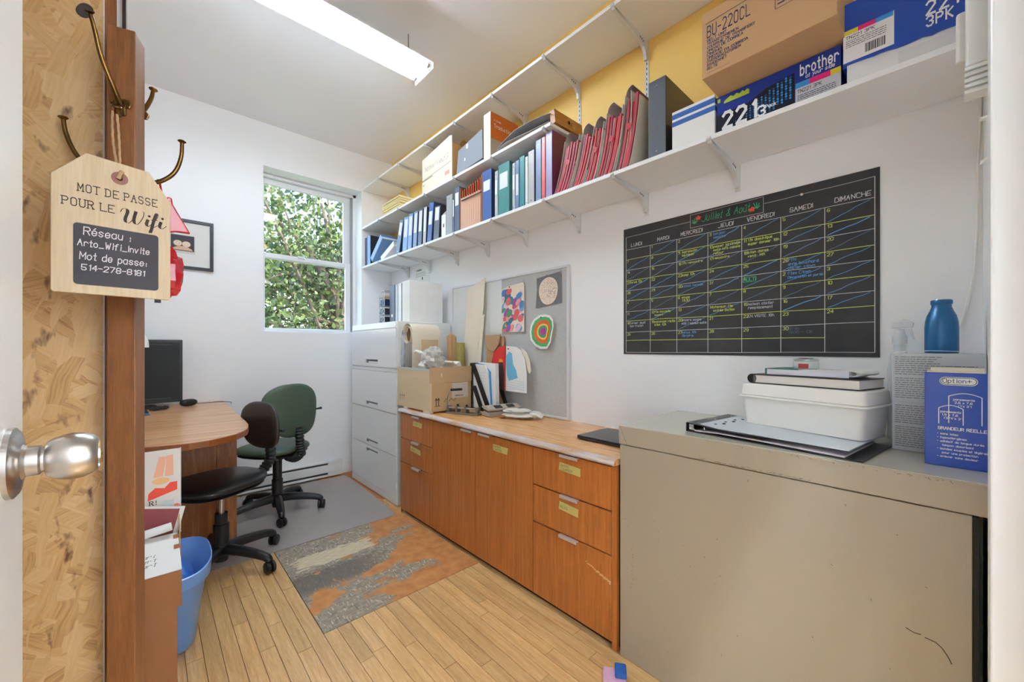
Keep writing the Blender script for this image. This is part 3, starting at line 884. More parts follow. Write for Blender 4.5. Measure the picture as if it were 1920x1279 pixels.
# ------------------------------------------------------------------ binders and files on the lowest shelf
ZS, ZM = 2.0025, 2.3915
def vin(name, rgb, rough=0.38): return M('vinyl_' + name, rgb, rough, var=0.06, scale=14, bump=0.03, bscale=60)
VB = dict(navy=vin('navy', (44, 56, 84)), black=vin('black', (40, 42, 48), 0.22), lblue=vin('light_blue', (118, 156, 202)), slate=vin('slate', (84, 100, 122)),
          blue=vin('blue', (70, 98, 156)), teal=vin('teal', (74, 134, 132)), teal2=vin('bright_teal', (56, 132, 136)), grey=vin('grey', (160, 162, 162)),
          grey2=vin('pale_grey', (188, 188, 184)), steel=vin('steel_blue', (120, 142, 176)), red=vin('coral_red', (214, 96, 92)), purple=vin('lilac', (156, 144, 186)),
          white=vin('white', (232, 232, 230)), dgrey=vin('dark_grey', (92, 96, 104)), clear=vin('clear', (186, 190, 194)), maroon=vin('maroon', (110, 38, 66)), cream=vin('ivory', (222, 218, 206)))
m_lab = M('spine_label', (226, 230, 236), 0.6)
m_ring = M('finger_ring', (190, 192, 196), 0.25, 1.0)

def binder(label, y0, y1, h, spine, side=None, lab=None, z=ZS, x0=1.585, d=0.27, lean=0.0, ring=True, group='binders on the lowest shelf', name='ring_binder', pages=True, rz=0.0):
    w = abs(y1 - y0) - 0.003
    zz = z + 0.001 + w / 2 * abs(math.sin(lean))
    t = thing(name, label, 'binder', (x0, (y0 + y1) / 2, zz), (lean, 0, rz), group)
    if x0 + d > XR - 0.012: d = XR - 0.012 - x0
    th = 0.0028 if w > 0.012 else w * 0.2
    MB().box(0, th, -w / 2, w / 2, 0, h).build('spine', VB[spine], t, bevel=min(0.0015, w * 0.1))
    MB().box(th, d, w / 2 - th, w / 2, 0, h).box(th, d, -w / 2, -w / 2 + th, 0, h).build('cover', VB[side or spine], t, bevel=0.0006)
    if pages and w > 0.016:
        MB().box(0.014, d - 0.02, -w / 2 + th + 0.002, w / 2 - th - 0.002, 0.006, h - 0.018).build('pages', m_paper, t)
    if lab:
        f0, f1 = lab
        MB().box(-0.0012, -0.0001, -w * 0.36, w * 0.36, h * f0, h * f1).build('spine_label', m_lab, t)
    if ring and w > 0.026:
        MB().lathe([(0.0075, -0.0012), (0.0105, -0.0012), (0.0105, 0.0002), (0.0075, 0.0002)], (0, 0, h * 0.2), 'x', 20).build('finger_ring', m_ring, t)
    elif w > 0.016:
        MB().lathe([(0.0, -0.0014), (0.0035, -0.0012), (0.0035, 0.0)], (0, 0, h * 0.08), 'x', 12).lathe([(0.0, -0.0014), (0.0035, -0.0012), (0.0035, 0.0)], (0, 0, h * 0.92), 'x', 12).build('rivets', m_ring, t)
    return t

# near the window: upright folder, binder, two lying askew
binder('thin navy folder standing against the back wall on the lowest shelf', 3.893, 3.842, 0.285, 'navy', ring=False)
binder('black binder with pale blue spine at the window end of the lowest shelf', 3.838, 3.765, 0.29, 'lblue', 'black', ring=False)
def lying(label, spine, y, z, ang, w, h, x0):
    t = binder(label, -w / 2, w / 2, h, spine, ring=False, x0=x0, d=0.2)
    t.location = (x0, y, z); t.rotation_euler = (ang, 0, 0)
    return t
lying('pale blue binder slumped diagonally at the window end of the shelf', 'lblue', 3.738, ZS + 0.047, math.radians(52), 0.062, 0.29, 1.583)
lying('white and navy binder lying flat under the slumped blue one', 'white', 3.60, ZS + 0.031, math.radians(70), 0.052, 0.28, 1.585).location = (1.60, 3.56, ZS + 0.026)
rows = [
 ('leaning navy binder at the start of the blue row', 3.235, 3.165, 0.285, 'slate', 'navy', (0.55, 0.92), 0.30),
 ('first pale blue binder with white label in the leaning row', 3.108, 3.028, 0.285, 'lblue', 'navy', (0.42, 0.93), 0.13),
 ('second pale blue binder with white label in the leaning row', 3.018, 2.948, 0.295, 'lblue', 'navy', (0.40, 0.93), 0.10),
 ('third binder of the blue row, grey-blue with tall label', 2.928, 2.866, 0.292, 'steel', 'black', (0.42, 0.95), 0.09),
 ('fourth binder of the blue row, slate with white label', 2.848, 2.786, 0.292, 'slate', 'black', (0.40, 0.95), 0.08),
 ('fifth binder of the blue row, narrow and mostly white', 2.768, 2.722, 0.29, 'grey2', 'black', (0.35, 0.95), 0.07),
 ('sixth and bluest binder of the leaning row', 2.705, 2.640, 0.30, 'blue', 'navy', (0.45, 0.78), 0.13),
 ('short charcoal binder with white label ending the blue row', 2.612, 2.535, 0.25, 'dgrey', 'black', (0.58, 0.96), 0.10)]
for lb, a_, b_, h, s1_, s2_, lab, ln in rows:
    binder(lb, a_, b_, h, s1_, s2_, lab, lean=ln, ring=False)
binder('tilted black folder behind the white magazine box', 2.50, 2.478, 0.30, 'black', lean=-0.2, ring=False, x0=1.79, d=0.065).location.y = 2.448
# white magazine box with a finger hole
t = thing('magazine_box', 'short white magazine box with a finger hole beside the grey files', 'box', (1.585, 2.467, ZS + 0.001))
MB().prism([(0, 0), (0.2, 0), (0.2, 0.28), (0.1, 0.28), (0, 0.165)], 'y', -0.028, -0.0265).prism([(0, 0), (0.2, 0), (0.2, 0.28), (0.1, 0.28), (0, 0.165)], 'y', 0.0265, 0.028).box(0, 0.002, -0.0265, 0.0265, 0, 0.165).box(0.198, 0.2, -0.0265, 0.0265, 0, 0.28).build('shell', m_paper, t)
MB().box(-0.0008, 0.0, -0.006, 0.006, 0.075, 0.1).build('finger_hole', m_slot, t)
binder('plain grey file standing right of the white magazine box', 2.432, 2.354, 0.29, 'grey', ring=False, pages=True)
binder('narrow file with half-height white label, left of the slate binder', 2.351, 2.330, 0.245, 'slate', lab=(0.5, 0.97), ring=False)
binder('slate binder with white label touching the accordion file', 2.327, 2.268, 0.315, 'slate', lab=(0.6, 0.88), ring=False)
# accordion file: peach pleats, brown side, red tabs
t = thing('accordion_file', 'brown accordion file with pink pleats and red tabs', 'file', (1.585, 2.09, ZS + 0.001))
m_pleat = M('peach_pleats', (214, 178, 154), 0.7, var=0.05, scale=20)
m_brownv = M('brown_pressboard', (156, 96, 48), 0.55, var=0.08, scale=12)
m_redtab = M('red_tab', (184, 58, 36), 0.6)
MB().box(0, 0.24, -0.076, -0.068, 0, 0.315).box(0.0, 0.24, 0.166, 0.172, 0.0, 0.30).build('cover', m_brownv, t, bevel=0.0015)
for k in range(9):
    y = 0.160 - k * 0.0245
    MB().prism([(0.0, y), (0.012, y - 0.0115), (0.0, y - 0.023), (0.2, y - 0.023), (0.2, y)], 'z', 0.0, 0.225).build('pleat', m_pleat, t)
    MB().box(0.006, 0.2, y - 0.016, y - 0.008, 0.226, 0.275 + 0.004 * k).build('tab_sheet', m_redtab if k % 2 else m_brownv, t)
MB().box(-0.004, 0.0, -0.07, 0.15, 0.2, 0.208).build('elastic_band', M('dark_elastic', (70, 46, 36), 0.7), t)
mid = [
 ('royal blue plastic binder right of the accordion file', 2.012, 1.92, 0.325, 'blue', 'navy', (0.6, 0.8)),
 ('narrow clear folder between the blue and wide teal binders', 1.888, 1.858, 0.29, 'clear', None, (0.5, 0.8)),
 ('wide teal binder with tall white label', 1.854, 1.752, 0.315, 'teal', 'teal', (0.52, 0.82)),
 ('narrow smoky clear folder right of the wide teal binder', 1.727, 1.702, 0.285, 'clear', None, (0.45, 0.75)),
 ('light blue folder with tall white label', 1.699, 1.668, 0.29, 'steel', None, (0.3, 0.72)),
 ('narrow bright teal binder', 1.665, 1.622, 0.30, 'teal2', None, None),
 ('thin white folder between narrow teal and pale grey binders', 1.618, 1.596, 0.285, 'white', None, None),
 ('pale grey binder with two rivets', 1.593, 1.545, 0.305, 'grey2', 'dgrey', None),
 ('tall steel blue binder left of the red one', 1.535, 1.492, 0.345, 'steel', 'blue', None),
 ('slim coral red binder', 1.490, 1.462, 0.345, 'red', None, None),
 ('lilac binder with maroon side next to the grey file pockets', 1.459, 1.412, 0.36, 'purple', 'maroon', None)]
for lb, a_, b_, h, s1_, s2_, lab in mid:
    binder(lb, a_, b_, h, s1_, s2_, lab, ring=False, d=0.25)

# expanding file pockets with red folders, leaning
m_gpock = M('grey_pressboard', (190, 188, 182), 0.6, var=0.04, scale=10)
m_gflap = M('taupe_flap', (152, 144, 140), 0.6, var=0.06, scale=10)
m_rfold = M('red_folder', (178, 24, 34), 0.5, var=0.1, scale=10)
m_rfold2 = M('dark_red_folder', (156, 24, 44), 0.5, var=0.1, scale=10)
def bent(yb, lean, h, z0, bulge=0.02, n=6):
    return [(yb - lean * (i / n) ** 0.85 - bulge * math.sin(PI * i / n) * 0.3, z0 + h * i / n) for i in range(n + 1)]
PK = [('first grey file pocket of red folders, beside the lilac binder', 1.405, 1.300, 0.262, 0.075, 5),
      ('second grey file pocket of red folders', 1.292, 1.212, 0.262, 0.075, 4),
      ('third, narrowest grey file pocket of red folders', 1.204, 1.142, 0.265, 0.06, 3),
      ('fourth grey file pocket, bulging with red and white folders', 1.134, 1.040, 0.30, 0.06, 5),
      ('fifth and largest grey file pocket, with flat grey side', 1.032, 0.952, 0.335, 0.055, 3)]
for lb, ya, yb_, h, ln, n in PK:
    t = thing('file_pocket', lb, 'file pocket', (1.575, ya, ZS + 0.001), group='grey expanding file pockets')
    wd = ya - yb_
    x1 = 0.235
    MB().strip(bent(-0.002, ln, h, 0.0), 'x', 0.012, x1, 0.002).build('left_board', m_gpock, t, smooth=40)
    MB().strip(bent(-wd + 0.004, ln * (0.25 if h > 0.33 else 1.0), h * (1.0 if h < 0.33 else 1.02), 0.0), 'x', 0.006, x1, 0.0025).build('right_board', m_gpock, t, smooth=40)
    MB().box(0.006, x1, -wd + 0.006, -0.004, 0.0, 0.003).build('bottom', m_gpock, t)
    for k in range(n):
        yk = -0.008 - (wd - 0.014) * (k + 0.5) / n
        hh = h - 0.02 - random.uniform(0, 0.03)
        x0_ = random.uniform(0.0, 0.012)
        kk = random.random()
        MB().strip(bent(yk, ln, hh, 0.004), 'x', x0_, x1 - 0.02, (wd - 0.014) / n * 0.55).build('folder', m_rfold if kk < 0.62 else m_rfold2, t, smooth=40)
        MB().strip(bent(yk - (wd - 0.014) / n * 0.6, ln, hh - 0.012, 0.004), 'x', x0_ + 0.006, x1 - 0.02, 0.003).build('papers', m_paper if k % 2 else m_cream, t, smooth=40)
    # rounded flap folding over the top
    fl = [(-ln - 0.002 - 0.034 * (1 - math.cos(a * PI / 12)), h + 0.001 + 0.038 * math.sin(a * PI / 12)) for a in range(0, 7)]
    MB().strip(fl, 'x', 0.02, x1, 0.0018).build('flap', m_gflap, t, smooth=40)
    if n in (3, 5):
        MB().lathe([(0, -0.001), (0.013, -0.001), (0.013, 0.001), (0, 0.001)], (0.002, -wd * 0.6 - ln * 0.6, h * 0.55), 'x', 20).build('red_index_tab', m_rfold, t)

# large black binder, striped box, cartons
t = binder('large black binder standing between the grey pockets and striped box', 0.858, 0.778, 0.328, 'dgrey', 'black', x0=1.578, d=0.28, ring=False)
t = thing('magazine_box', 'white magazine box with two blue stripes', 'box', (1.58, 0.67, ZS + 0.001))
m_blueprint = M('blue_print', (44, 96, 172), 0.5)
MB().box(0, 0.27, -0.083, 0.083, 0, 0.158).build('carton', m_paper, t, bevel=0.0015)
MB().box(-0.0006, 0.0, -0.0825, 0.0825, 0.126, 0.146).box(-0.0006, 0.0, -0.0825, 0.0825, 0.097, 0.116).box(0.0, 0.26, -0.0836, -0.0831, 0.126, 0.146).box(0.0, 0.26, -0.0836, -0.0831, 0.097, 0.116).build('stripes', m_blueprint, t)
tc_ = thing('toner_carton', 'flat blue toner carton under the large brown carton', 'carton', (1.585, 0.216, ZS + 0.001))
m_tblue = M('carton_blue', (22, 52, 142), 0.35, coat=0.2)
m_tdark = M('carton_night_blue', (16, 24, 46), 0.35)
m_cyan = M('print_cyan', (58, 150, 220), 0.45); m_mag = M('print_magenta', (222, 30, 116), 0.45); m_yel = M('print_yellow', (226, 206, 54), 0.45)
m_grnp = M('print_lime', (176, 196, 62), 0.45)
m_pw = M('print_white', (240, 240, 240), 0.45); m_pg = M('print_grey', (198, 200, 206), 0.5); m_pk = M('print_dark_text', (50, 52, 60), 0.6)
TL = 0.366
MB().box(0, 0.24, 0, TL, 0, 0.14).build('carton', m_tblue, tc_, bevel=0.001)
def face(mb, i, y0, y1, z0, z1, x=-0.0006): mb.mat(i).box(x, x + 0.0004, y0, y1, z0, z1)
q = MB()
q.prism([(0.366, 0.0), (0.366, 0.072), (0.26, 0.075), (0.2, 0.1), (0.12, 0.112), (0.12, 0.0)], 'x', -0.0006, -0.0002)
q.build('night_panel', m_tdark, tc_)
q = MB()
for i in range(15):
    for j in range(11):
        y = 0.30 - i * 0.012; z = 0.018 + j * 0.0085 + 0.003 * math.sin(i * 0.7)
        if z < 0.02 + 0.085 * (i / 15) ** 0.8 + 0.012 and z > 0.02 + 0.05 * (i / 15) - 0.035:
            rr = 0.0022 + 0.0018 * i / 15
            q.mat(0 if (i + j) % 3 else 1).prism([(y + rr * math.cos(k * PI / 3), z + rr * math.sin(k * PI / 3)) for k in range(6)], 'x', -0.0012, -0.0007)
q.build('dot_pattern', [m_cyan, M('print_deep_cyan', (24, 92, 152), 0.45)], tc_)['kind'] = 'stuff'
q = MB()
face(q, 0, 0.0, 0.118, 0.0, 0.055); face(q, 1, 0.08, 0.118, 0.055, 0.073); face(q, 2, 0.026, 0.08, 0.055, 0.073); face(q, 3, 0.0, 0.026, 0.055, 0.073)
q.mat(4); ribbons(q, 'TN221 3PK', (-0.0008, 0.112, 0.038), (0, -1, 0), (0, 0, 1), 0.011, 0.0016, fit=0.066)
for k in range(4): scribble(q, (-0.0008, 0.112, 0.028 - 0.006 * k), (0, -1, 0), (0, 0, 1), 0.1, 0.003, 0.0022)
q.build('carton_label', [m_pg, m_cyan, m_mag, m_yel, m_pk], tc_)
q = MB()
ribbons(q, 'brother', (-0.0012, 0.104, 0.094), (0, -1, 0), (0, 0, 1), 0.034, 0.0056, space=1.9, fit=0.104)
q.build('brand_lettering', m_pw, tc_); q = MB()
ribbons(q, 'at your side', (-0.0012, 0.09, 0.0795), (0, -1, 0), (0, 0, 1), 0.0115, 0.0018, slant=0.2, fit=0.076)
q.build('brand_lettering', m_pw, tc_); q = MB()
ribbons(q, '221', (-0.0014, 0.342, 0.016), (0, -1, 0), (0, 0, 1), 0.056, 0.012, space=2.4, fit=0.125)
q.build('number_lettering', m_pw, tc_); q = MB()
ribbons(q, '3', (-0.0014, 0.228, 0.012), (0, -1, 0), (0, 0, 1), 0.032, 0.006)
ribbons(q, 'Pack', (-0.0014, 0.205, 0.03), (0, -1, 0), (0, 0, 1), 0.011, 0.0022)
q.build('lettering', m_pw, tc_)
q = MB()
q.prism([(0.34, 0.108), (0.255, 0.108), (0.255, 0.122), (0.262, 0.128), (0.27, 0.122), (0.277, 0.129), (0.287, 0.122), (0.297, 0.129), (0.307, 0.122), (0.317, 0.129), (0.33, 0.122), (0.34, 0.116)], 'x', -0.0012, -0.0004)
q.box(-0.0012, -0.0004, 0.352, 0.362, 0.118, 0.132)
q.build('colour_badge', m_grnp, tc_)
# brown belt-unit carton
bu = thing('shipping_carton', 'large brown carton marked BU-220CL lying on the flat blue carton', 'carton', (1.438, 0.205, ZS + 0.143))
MB().box(0, 0.37, 0, 0.372, 0, 0.228).build('carton', m_kraft, bu, bevel=0.002)
m_navyp = M('navy_print', (58, 62, 96), 0.7)
q = MB()
X_ = -0.0006
ribbons(q, 'BU-220CL', (X_, 0.354, 0.136), (0, -1, 0), (0, 0, 1), 0.038, 0.0048, space=2.0, fit=0.14)
line(q, (X_, 0.36, 0.186), (X_, 0.03, 0.196), 0.0022, N_)
for k, s in enumerate(['BELT UNIT', 'TRANSFERRIEMEN', 'COURROIE DE TRANSFERT', 'UNIDAD DE CORREA', 'CINGHIA', 'UNIDADE DA CORREIA', 'OVERDRACHTSRIEM', 'BANDENHET', 'BELTE']):
    ribbons(q, s, (X_, 0.354, 0.121 - 0.0122 * k), (0, -1, 0), (0, 0, 1), 0.0082, 0.0016, fit=min(0.15, 0.0072 * len(s)))
line(q, (X_, 0.354, 0.012), (X_, 0.28, 0.012), 0.001, N_)
for a_, b_ in (((0.15, 0.108), (0.15, 0.2)), ((0.15, 0.108), (0.02, 0.108)), ((0.02, 0.108), (0.02, 0.2))):
    line(q, (X_, a_[0], a_[1]), (X_, b_[0], b_[1]), 0.0016, N_)
for k in range(7): scribble(q, (X_, 0.144, 0.118 + 0.012 * k), (0, -1, 0), (0, 0, 1), 0.115, 0.005, 0.005)
q.build('lettering', m_navyp, bu)
# 221 3PK carton with a torn white lower edge
tk_ = thing('toner_carton', 'upright blue carton marked 221 3PK with torn white base', 'carton', (1.565, -0.062, ZS + 0.001))
MB().box(0.006, 0.27, 0.0, 0.262, 0.0, 0.07).build('white_base', M('torn_white_card', (226, 226, 226), 0.7, var=0.03, scale=14), tk_)
n = 16
edge = [(0.27 - 0.27 * i / n, 0.056 - 0.012 * i / n + random.uniform(-0.003, 0.003)) for i in range(n + 1)]
MB().prism([(0.0, 0.24), (0.272, 0.24)] + edge, 'x', 0.0, 0.006).box(0.006, 0.275, 0.2625, 0.272, 0.05, 0.24).box(0.006, 0.275, 0.0, 0.2624, 0.071, 0.236).build('carton', M('carton_blue_bright', (26, 74, 172), 0.35, coat=0.2), tk_)
MB().box(0.002, 0.0058, 0.004, 0.15, 0.0, 0.036).build('torn_flap', M('torn_white_card2', (214, 214, 214), 0.7), tk_)
q = MB()
face(q, 0, 0.158, 0.27, 0.062, 0.158); face(q, 1, 0.236, 0.27, 0.145, 0.158, -0.0009); face(q, 2, 0.197, 0.236, 0.145, 0.158, -0.0009); face(q, 3, 0.16, 0.197, 0.145, 0.158, -0.0009)
q.mat(4); ribbons(q, 'TN221 3PK', (-0.0009, 0.264, 0.131), (0, -1, 0), (0, 0, 1), 0.009, 0.0013)
for k in range(4): scribble(q, (-0.0009, 0.264, 0.124 - 0.006 * k), (0, -1, 0), (0, 0, 1), 0.09, 0.003, 0.0018)
yy = 0.22
while yy > 0.176:
    ww = random.choice((0.0008, 0.0016, 0.0024)); q.box(-0.0009, -0.0006, yy - ww, yy, 0.072, 0.098); yy -= ww + random.choice((0.0008, 0.0014))
q.build('carton_label', [m_pw, m_yel, m_mag, m_cyan, m_pk], tk_)
q = MB()
ribbons(q, '221', (-0.0008, 0.094, 0.104), (0, -1, 0), (0, 0, 1), 0.034, 0.0062, space=2.4, fit=0.066)
ribbons(q, '3PK', (-0.0008, 0.094, 0.072), (0, -1, 0), (0, 0, 1), 0.026, 0.0048, space=2.2, fit=0.054)
q.build('lettering', m_pw, tk_)

# ------------------------------------------------------------------ middle shelf contents
t = thing('paper_stack', 'stack of yellowed papers at the window end of the middle shelf', 'paper stack', (1.585, 3.30, ZM))
for k in range(9):
    c = M('yellowed_paper_%d' % (k % 3), ((226, 208, 150), (206, 178, 104), (234, 224, 186))[k % 3], 0.8)
    MB().box(random.uniform(0, 0.01), 0.24, -0.14 + random.uniform(-0.005, 0.005), 0.20 + random.uniform(-0.01, 0.01), 0.001 + k * 0.014, 0.001 + k * 0.014 + 0.0125).build('ream', c, t, bevel=0.002)
t = thing('archive_box', 'open cream archive box with handwriting on the middle shelf', 'box', (1.575, 2.345, ZM))
Lb = 0.41
MB().prism([(0, 0.001), (Lb, 0.001), (Lb, 0.268), (0.03, 0.315), (0, 0.31)], 'x', 0.0, 0.004).build('front_panel', m_cream, t)
MB().box(0.27, 0.274, 0, Lb, 0.001, 0.26).box(0.004, 0.27, Lb - 0.004, Lb, 0.001, 0.26).box(0.004, 0.27, 0.004, Lb - 0.004, 0.001, 0.004).build('carton', m_cream, t)
MB().box(0.004, 0.27, 0, 0.004, 0.001, 0.26).build('side_panel', M('brown_box_inside', (176, 136, 84), 0.8), t)
MB().strip([(0.0, 0.26), (-0.02, 0.275), (-0.045, 0.278)], 'x', 0.06, 0.27, 0.003).build('side_flap', M('brown_box_flap', (182, 142, 88), 0.8), t)
q = MB()
ribbons(q, 'Notes/Vieuf3', (-0.0006, 0.37, 0.165), (0, -1, 0), (0, 0, 1), 0.036, 0.0022, 0.35, 0.15)
line(q, (-0.0006, Lb, 0.105), (-0.0006, 0.01, 0.13), 0.003, N_); line(q, (-0.0006, Lb, 0.098), (-0.0006, 0.26, 0.104), 0.006, N_)
ribbons(q, 'NOM', (-0.0006, 0.4, 0.06), (0, -1, 0), (0, 0, 1), 0.01, 0.0016)
q.build('handwriting', M('grey_pencil', (96, 88, 80), 0.8), t)
MB().box(-0.0009, -0.0003, 0.03, 0.09, 0.05, 0.078).build('pink_label', M('faded_pink', (224, 160, 146), 0.7), t)
t = thing('document_case', 'grey document case with black base leaning beside the archive box', 'case', (1.585, 2.008, ZM), (0, 0, 0))
c_ = MB().prism([(0.0, 0.03), (0.295, 0.012), (0.272, 0.175), (0.006, 0.222)], 'x', 0.0, 0.006).build('front', VB['dgrey'] if False else M('smoky_grey_plastic', (136, 140, 146), 0.35), t)
MB().prism([(0.0, 0.004), (0.30, 0.001), (0.298, 0.012), (0.0, 0.03)], 'x', -0.002, 0.22).build('base', VB['black'], t)
MB().prism([(-0.012, 0.03), (0.0, 0.03), (0.006, 0.222), (-0.002, 0.15)], 'x', 0.02, 0.22).build('end_flap', VB['black'], t)
MB().box(0.03, 0.2, 0.02, 0.26, 0.02, 0.16).build('contents', m_kraft, t)
MB().box(-0.001, 0.0, 0.16, 0.18, 0.155, 0.185).box(-0.001, 0.0, 0.19, 0.2, 0.08, 0.1).build('sticker', m_paper, t)
t = thing('boxed_book', 'orange-sided boxed book with cream spine on the middle shelf', 'book', (1.58, 1.958, ZM))
MB().box(0, 0.004, -0.034, 0.034, 0.001, 0.295).build('spine', m_cream, t, bevel=0.002)
m_org = M('orange_cover', (204, 106, 30), 0.5); m_org2 = M('amber_cover', (206, 140, 52), 0.5)
MB().box(0.004, 0.24, -0.034, -0.031, 0.13, 0.295).build('cover_upper', m_org, t)
MB().box(0.004, 0.24, -0.034, -0.031, 0.001, 0.1298).build('cover_lower', M('grey_cover', (176, 164, 146), 0.5), t)
MB().box(0.004, 0.24, -0.03, 0.034, 0.001, 0.294).build('body', m_cream, t)
q = MB()
ribbons(q, 'Traduction', (0.03, -0.0346, 0.205), (1, 0, 0), (0, 0, 1), 0.022, 0.0028)
q.build('title_lettering', m_pw, t); q = MB()
ribbons(q, 'A. Guide', (0.03, -0.0346, 0.245), (1, 0, 0), (0, 0, 1), 0.011, 0.0014)
q.build('lettering', m_pw, t)
t = thing('hanging_folder', 'loose grey folder sheet drooping over the middle shelf', 'folder', (1.585, 1.63, ZM))
MB().strip([(0.24, 0.035), (0.18, 0.06), (0.08, 0.088), (-0.05, 0.088), (-0.15, 0.078), (-0.2, 0.068)], 'x', 0.0, 0.24, 0.002).build('upper_sheet', M('grey_card', (150, 150, 150), 0.6), t, smooth=40)
MB().strip([(0.25, 0.012), (0.245, 0.036), (0.15, 0.05), (0.0, 0.04), (-0.19, 0.03)], 'x', 0.005, 0.24, 0.002).build('lower_sheet', M('pale_grey_card', (176, 174, 170), 0.6), t, smooth=40)
MB().box(0.01, 0.24, -0.19, 0.22, 0.001, 0.012).build('stack', m_kraft, t)
t = thing('box_file', 'brown wood-effect box file at the end of the middle shelf', 'box file', (1.60, 1.415, ZM + 0.014), (math.radians(-6), 0, 0))
m_bf = wood('brown_box_file', (192, 132, 58), (150, 92, 34), (2, 20, 20), 4, 0.4)
MB().box(0.0, 0.24, -0.012, -0.008, 0.0, 0.075).build('end_panel', m_bf, t)
MB().box(0.0, 0.24, -0.008, 0.02, 0.0, 0.004).box(0.0, 0.24, -0.008, 0.02, 0.07, 0.075).box(0.0, 0.003, -0.008, 0.02, 0.004, 0.07).build('case', m_bf, t)
MB().lathe([(0, -0.014), (0.009, -0.014), (0.009, -0.012), (0, -0.012)], (0.12, 0, 0.042), 'y', 18).build('finger_hole', m_slot, t)

# ------------------------------------------------------------------ on the filing cabinet
ZF = 1.4025
t = thing('wire_organiser', 'wire desk organiser with pens and cards on the filing cabinet', 'organiser', (1.47, 3.20, ZF))
m_wire = M('silver_wire', (150, 154, 162), 0.3, 0.9)
q = MB()
for z in (0.0, 0.075, 0.15, 0.22, 0.275):
    s = 1.0 if z < 0.26 else 0.7
    q.tube([(0, 0, z + 0.004), (0, 0.1 * s, z + 0.004), (0.12, 0.1 * s, z + 0.004), (0.12, 0, z + 0.004), (0, 0, z + 0.004)], 0.0025, 6)
for x, y in ((0, 0), (0, 0.1), (0.12, 0.1), (0.12, 0)): q.tube([(x, y, 0.002), (x, y, 0.275 - y * 0.25)], 0.0025, 6)
q.build('frame', m_wire, t, smooth=50)
for z, c in ((0.152, 'navy'), (0.078, 'black'), (0.006, 'black')):
    MB().box(0.006, 0.112, 0.006, 0.094, z, z + 0.055).build('card_bundle', VB[c], t)
    MB().tube([(-0.003, 0.09, z + 0.01), (-0.003, 0.02, z + 0.06)], 0.003, 6).tube([(-0.003, 0.03, z + 0.005), (-0.003, 0.07, z + 0.05)], 0.002, 6).build('pens', M('pen_blue_grey', (136, 160, 196), 0.4), t)
MB().box(0.01, 0.1, 0.02, 0.07, 0.215, 0.245).build('beige_wad', m_kraft_l, t)
binder('charcoal lever-arch binder with finger ring on the filing cabinet', 3.168, 3.07, 0.318, 'navy', 'black', z=ZF, x0=1.50, ring=True, group='binders on the filing cabinet')
binder('thin white notebook beside the charcoal lever-arch binder', 3.062, 3.022, 0.315, 'clear', 'white', z=ZF, x0=1.50, ring=False, group='binders on the filing cabinet')
binder('white folder with black back edge on the filing cabinet', 3.018, 2.965, 0.32, 'white', 'black', z=ZF, x0=1.505, ring=False, group='binders on the filing cabinet')
binder('large white binder nearest the whiteboard on the filing cabinet', 2.945, 2.815, 0.325, 'cream', 'white', z=ZF, x0=1.50, d=0.30, ring=False, group='binders on the filing cabinet')

# ------------------------------------------------------------------ whiteboard / pinboard with drawings
cb = thing('combination_board', 'half whiteboard, half grey pinboard in a white frame above the sideboard', 'board', (XR - 0.001, 1.52, 0.762))
BL, BH = 2.757 - 1.52, 0.938
m_felt = M('grey_pin_felt', (168, 168, 166), 0.9, rgb2=(206, 205, 202), scale=320, bump=0.3, contrast=(0.35, 0.65))
MB().box(-0.012, 0, 0.62, BL - 0.012, 0.012, BH - 0.012).build('whiteboard_panel', M('whiteboard_enamel', (222, 224, 220), 0.15, coat=0.3), cb)
MB().box(-0.012, 0, 0.012, 0.617, 0.012, BH - 0.012).build('pinboard_panel', m_felt, cb)
m_alu = M('white_aluminium', (220, 221, 223), 0.35, 0.2)
MB().box(-0.018, 0, 0, 0.0145, 0, BH).box(-0.018, 0, BL - 0.0145, BL, 0, BH).box(-0.018, 0, 0.0145, BL - 0.0145, 0, 0.0145).box(-0.018, 0, 0.0145, BL - 0.0145, BH - 0.0145, BH).build('frame', m_alu, cb, bevel=0.002)
MB().box(-0.0145, -0.012, 0.613, 0.625, 0.0145, BH - 0.0145).build('divider', m_alu, cb)

XD = XR - 0.0135
def sheet(name, label, cat, yc, zc, poly, bow=0.012):
    """a paper pinned at the top: bows away from the board towards the bottom"""
    t = thing(name, label, cat, (XD, yc, zc))
    return t
def flat(poly, x, th=0.0006):
    return MB().prism(poly, 'x', x, x + th)
def el(cy, cz, ry, rz, n=28, ph=0.0, wob=0.0):
    return [(cy + (ry * (1 + wob * math.sin(3 * a + ph))) * math.cos(a), cz + rz * (1 + wob * math.cos(2 * a + ph)) * math.sin(a)) for a in [2 * PI * k / n for k in range(n)]]
def pin(t, y, z, c=(60, 40, 36), x=-0.012):
    MB().lathe([(0, -0.007), (0.0045, -0.006), (0.0045, -0.003), (0.002, -0.002), (0.002, 0.006)], (x, y, z), 'x', 10).build('pushpin', M('pin_%d_%d' % (c[0], c[1]), c, 0.4), t)

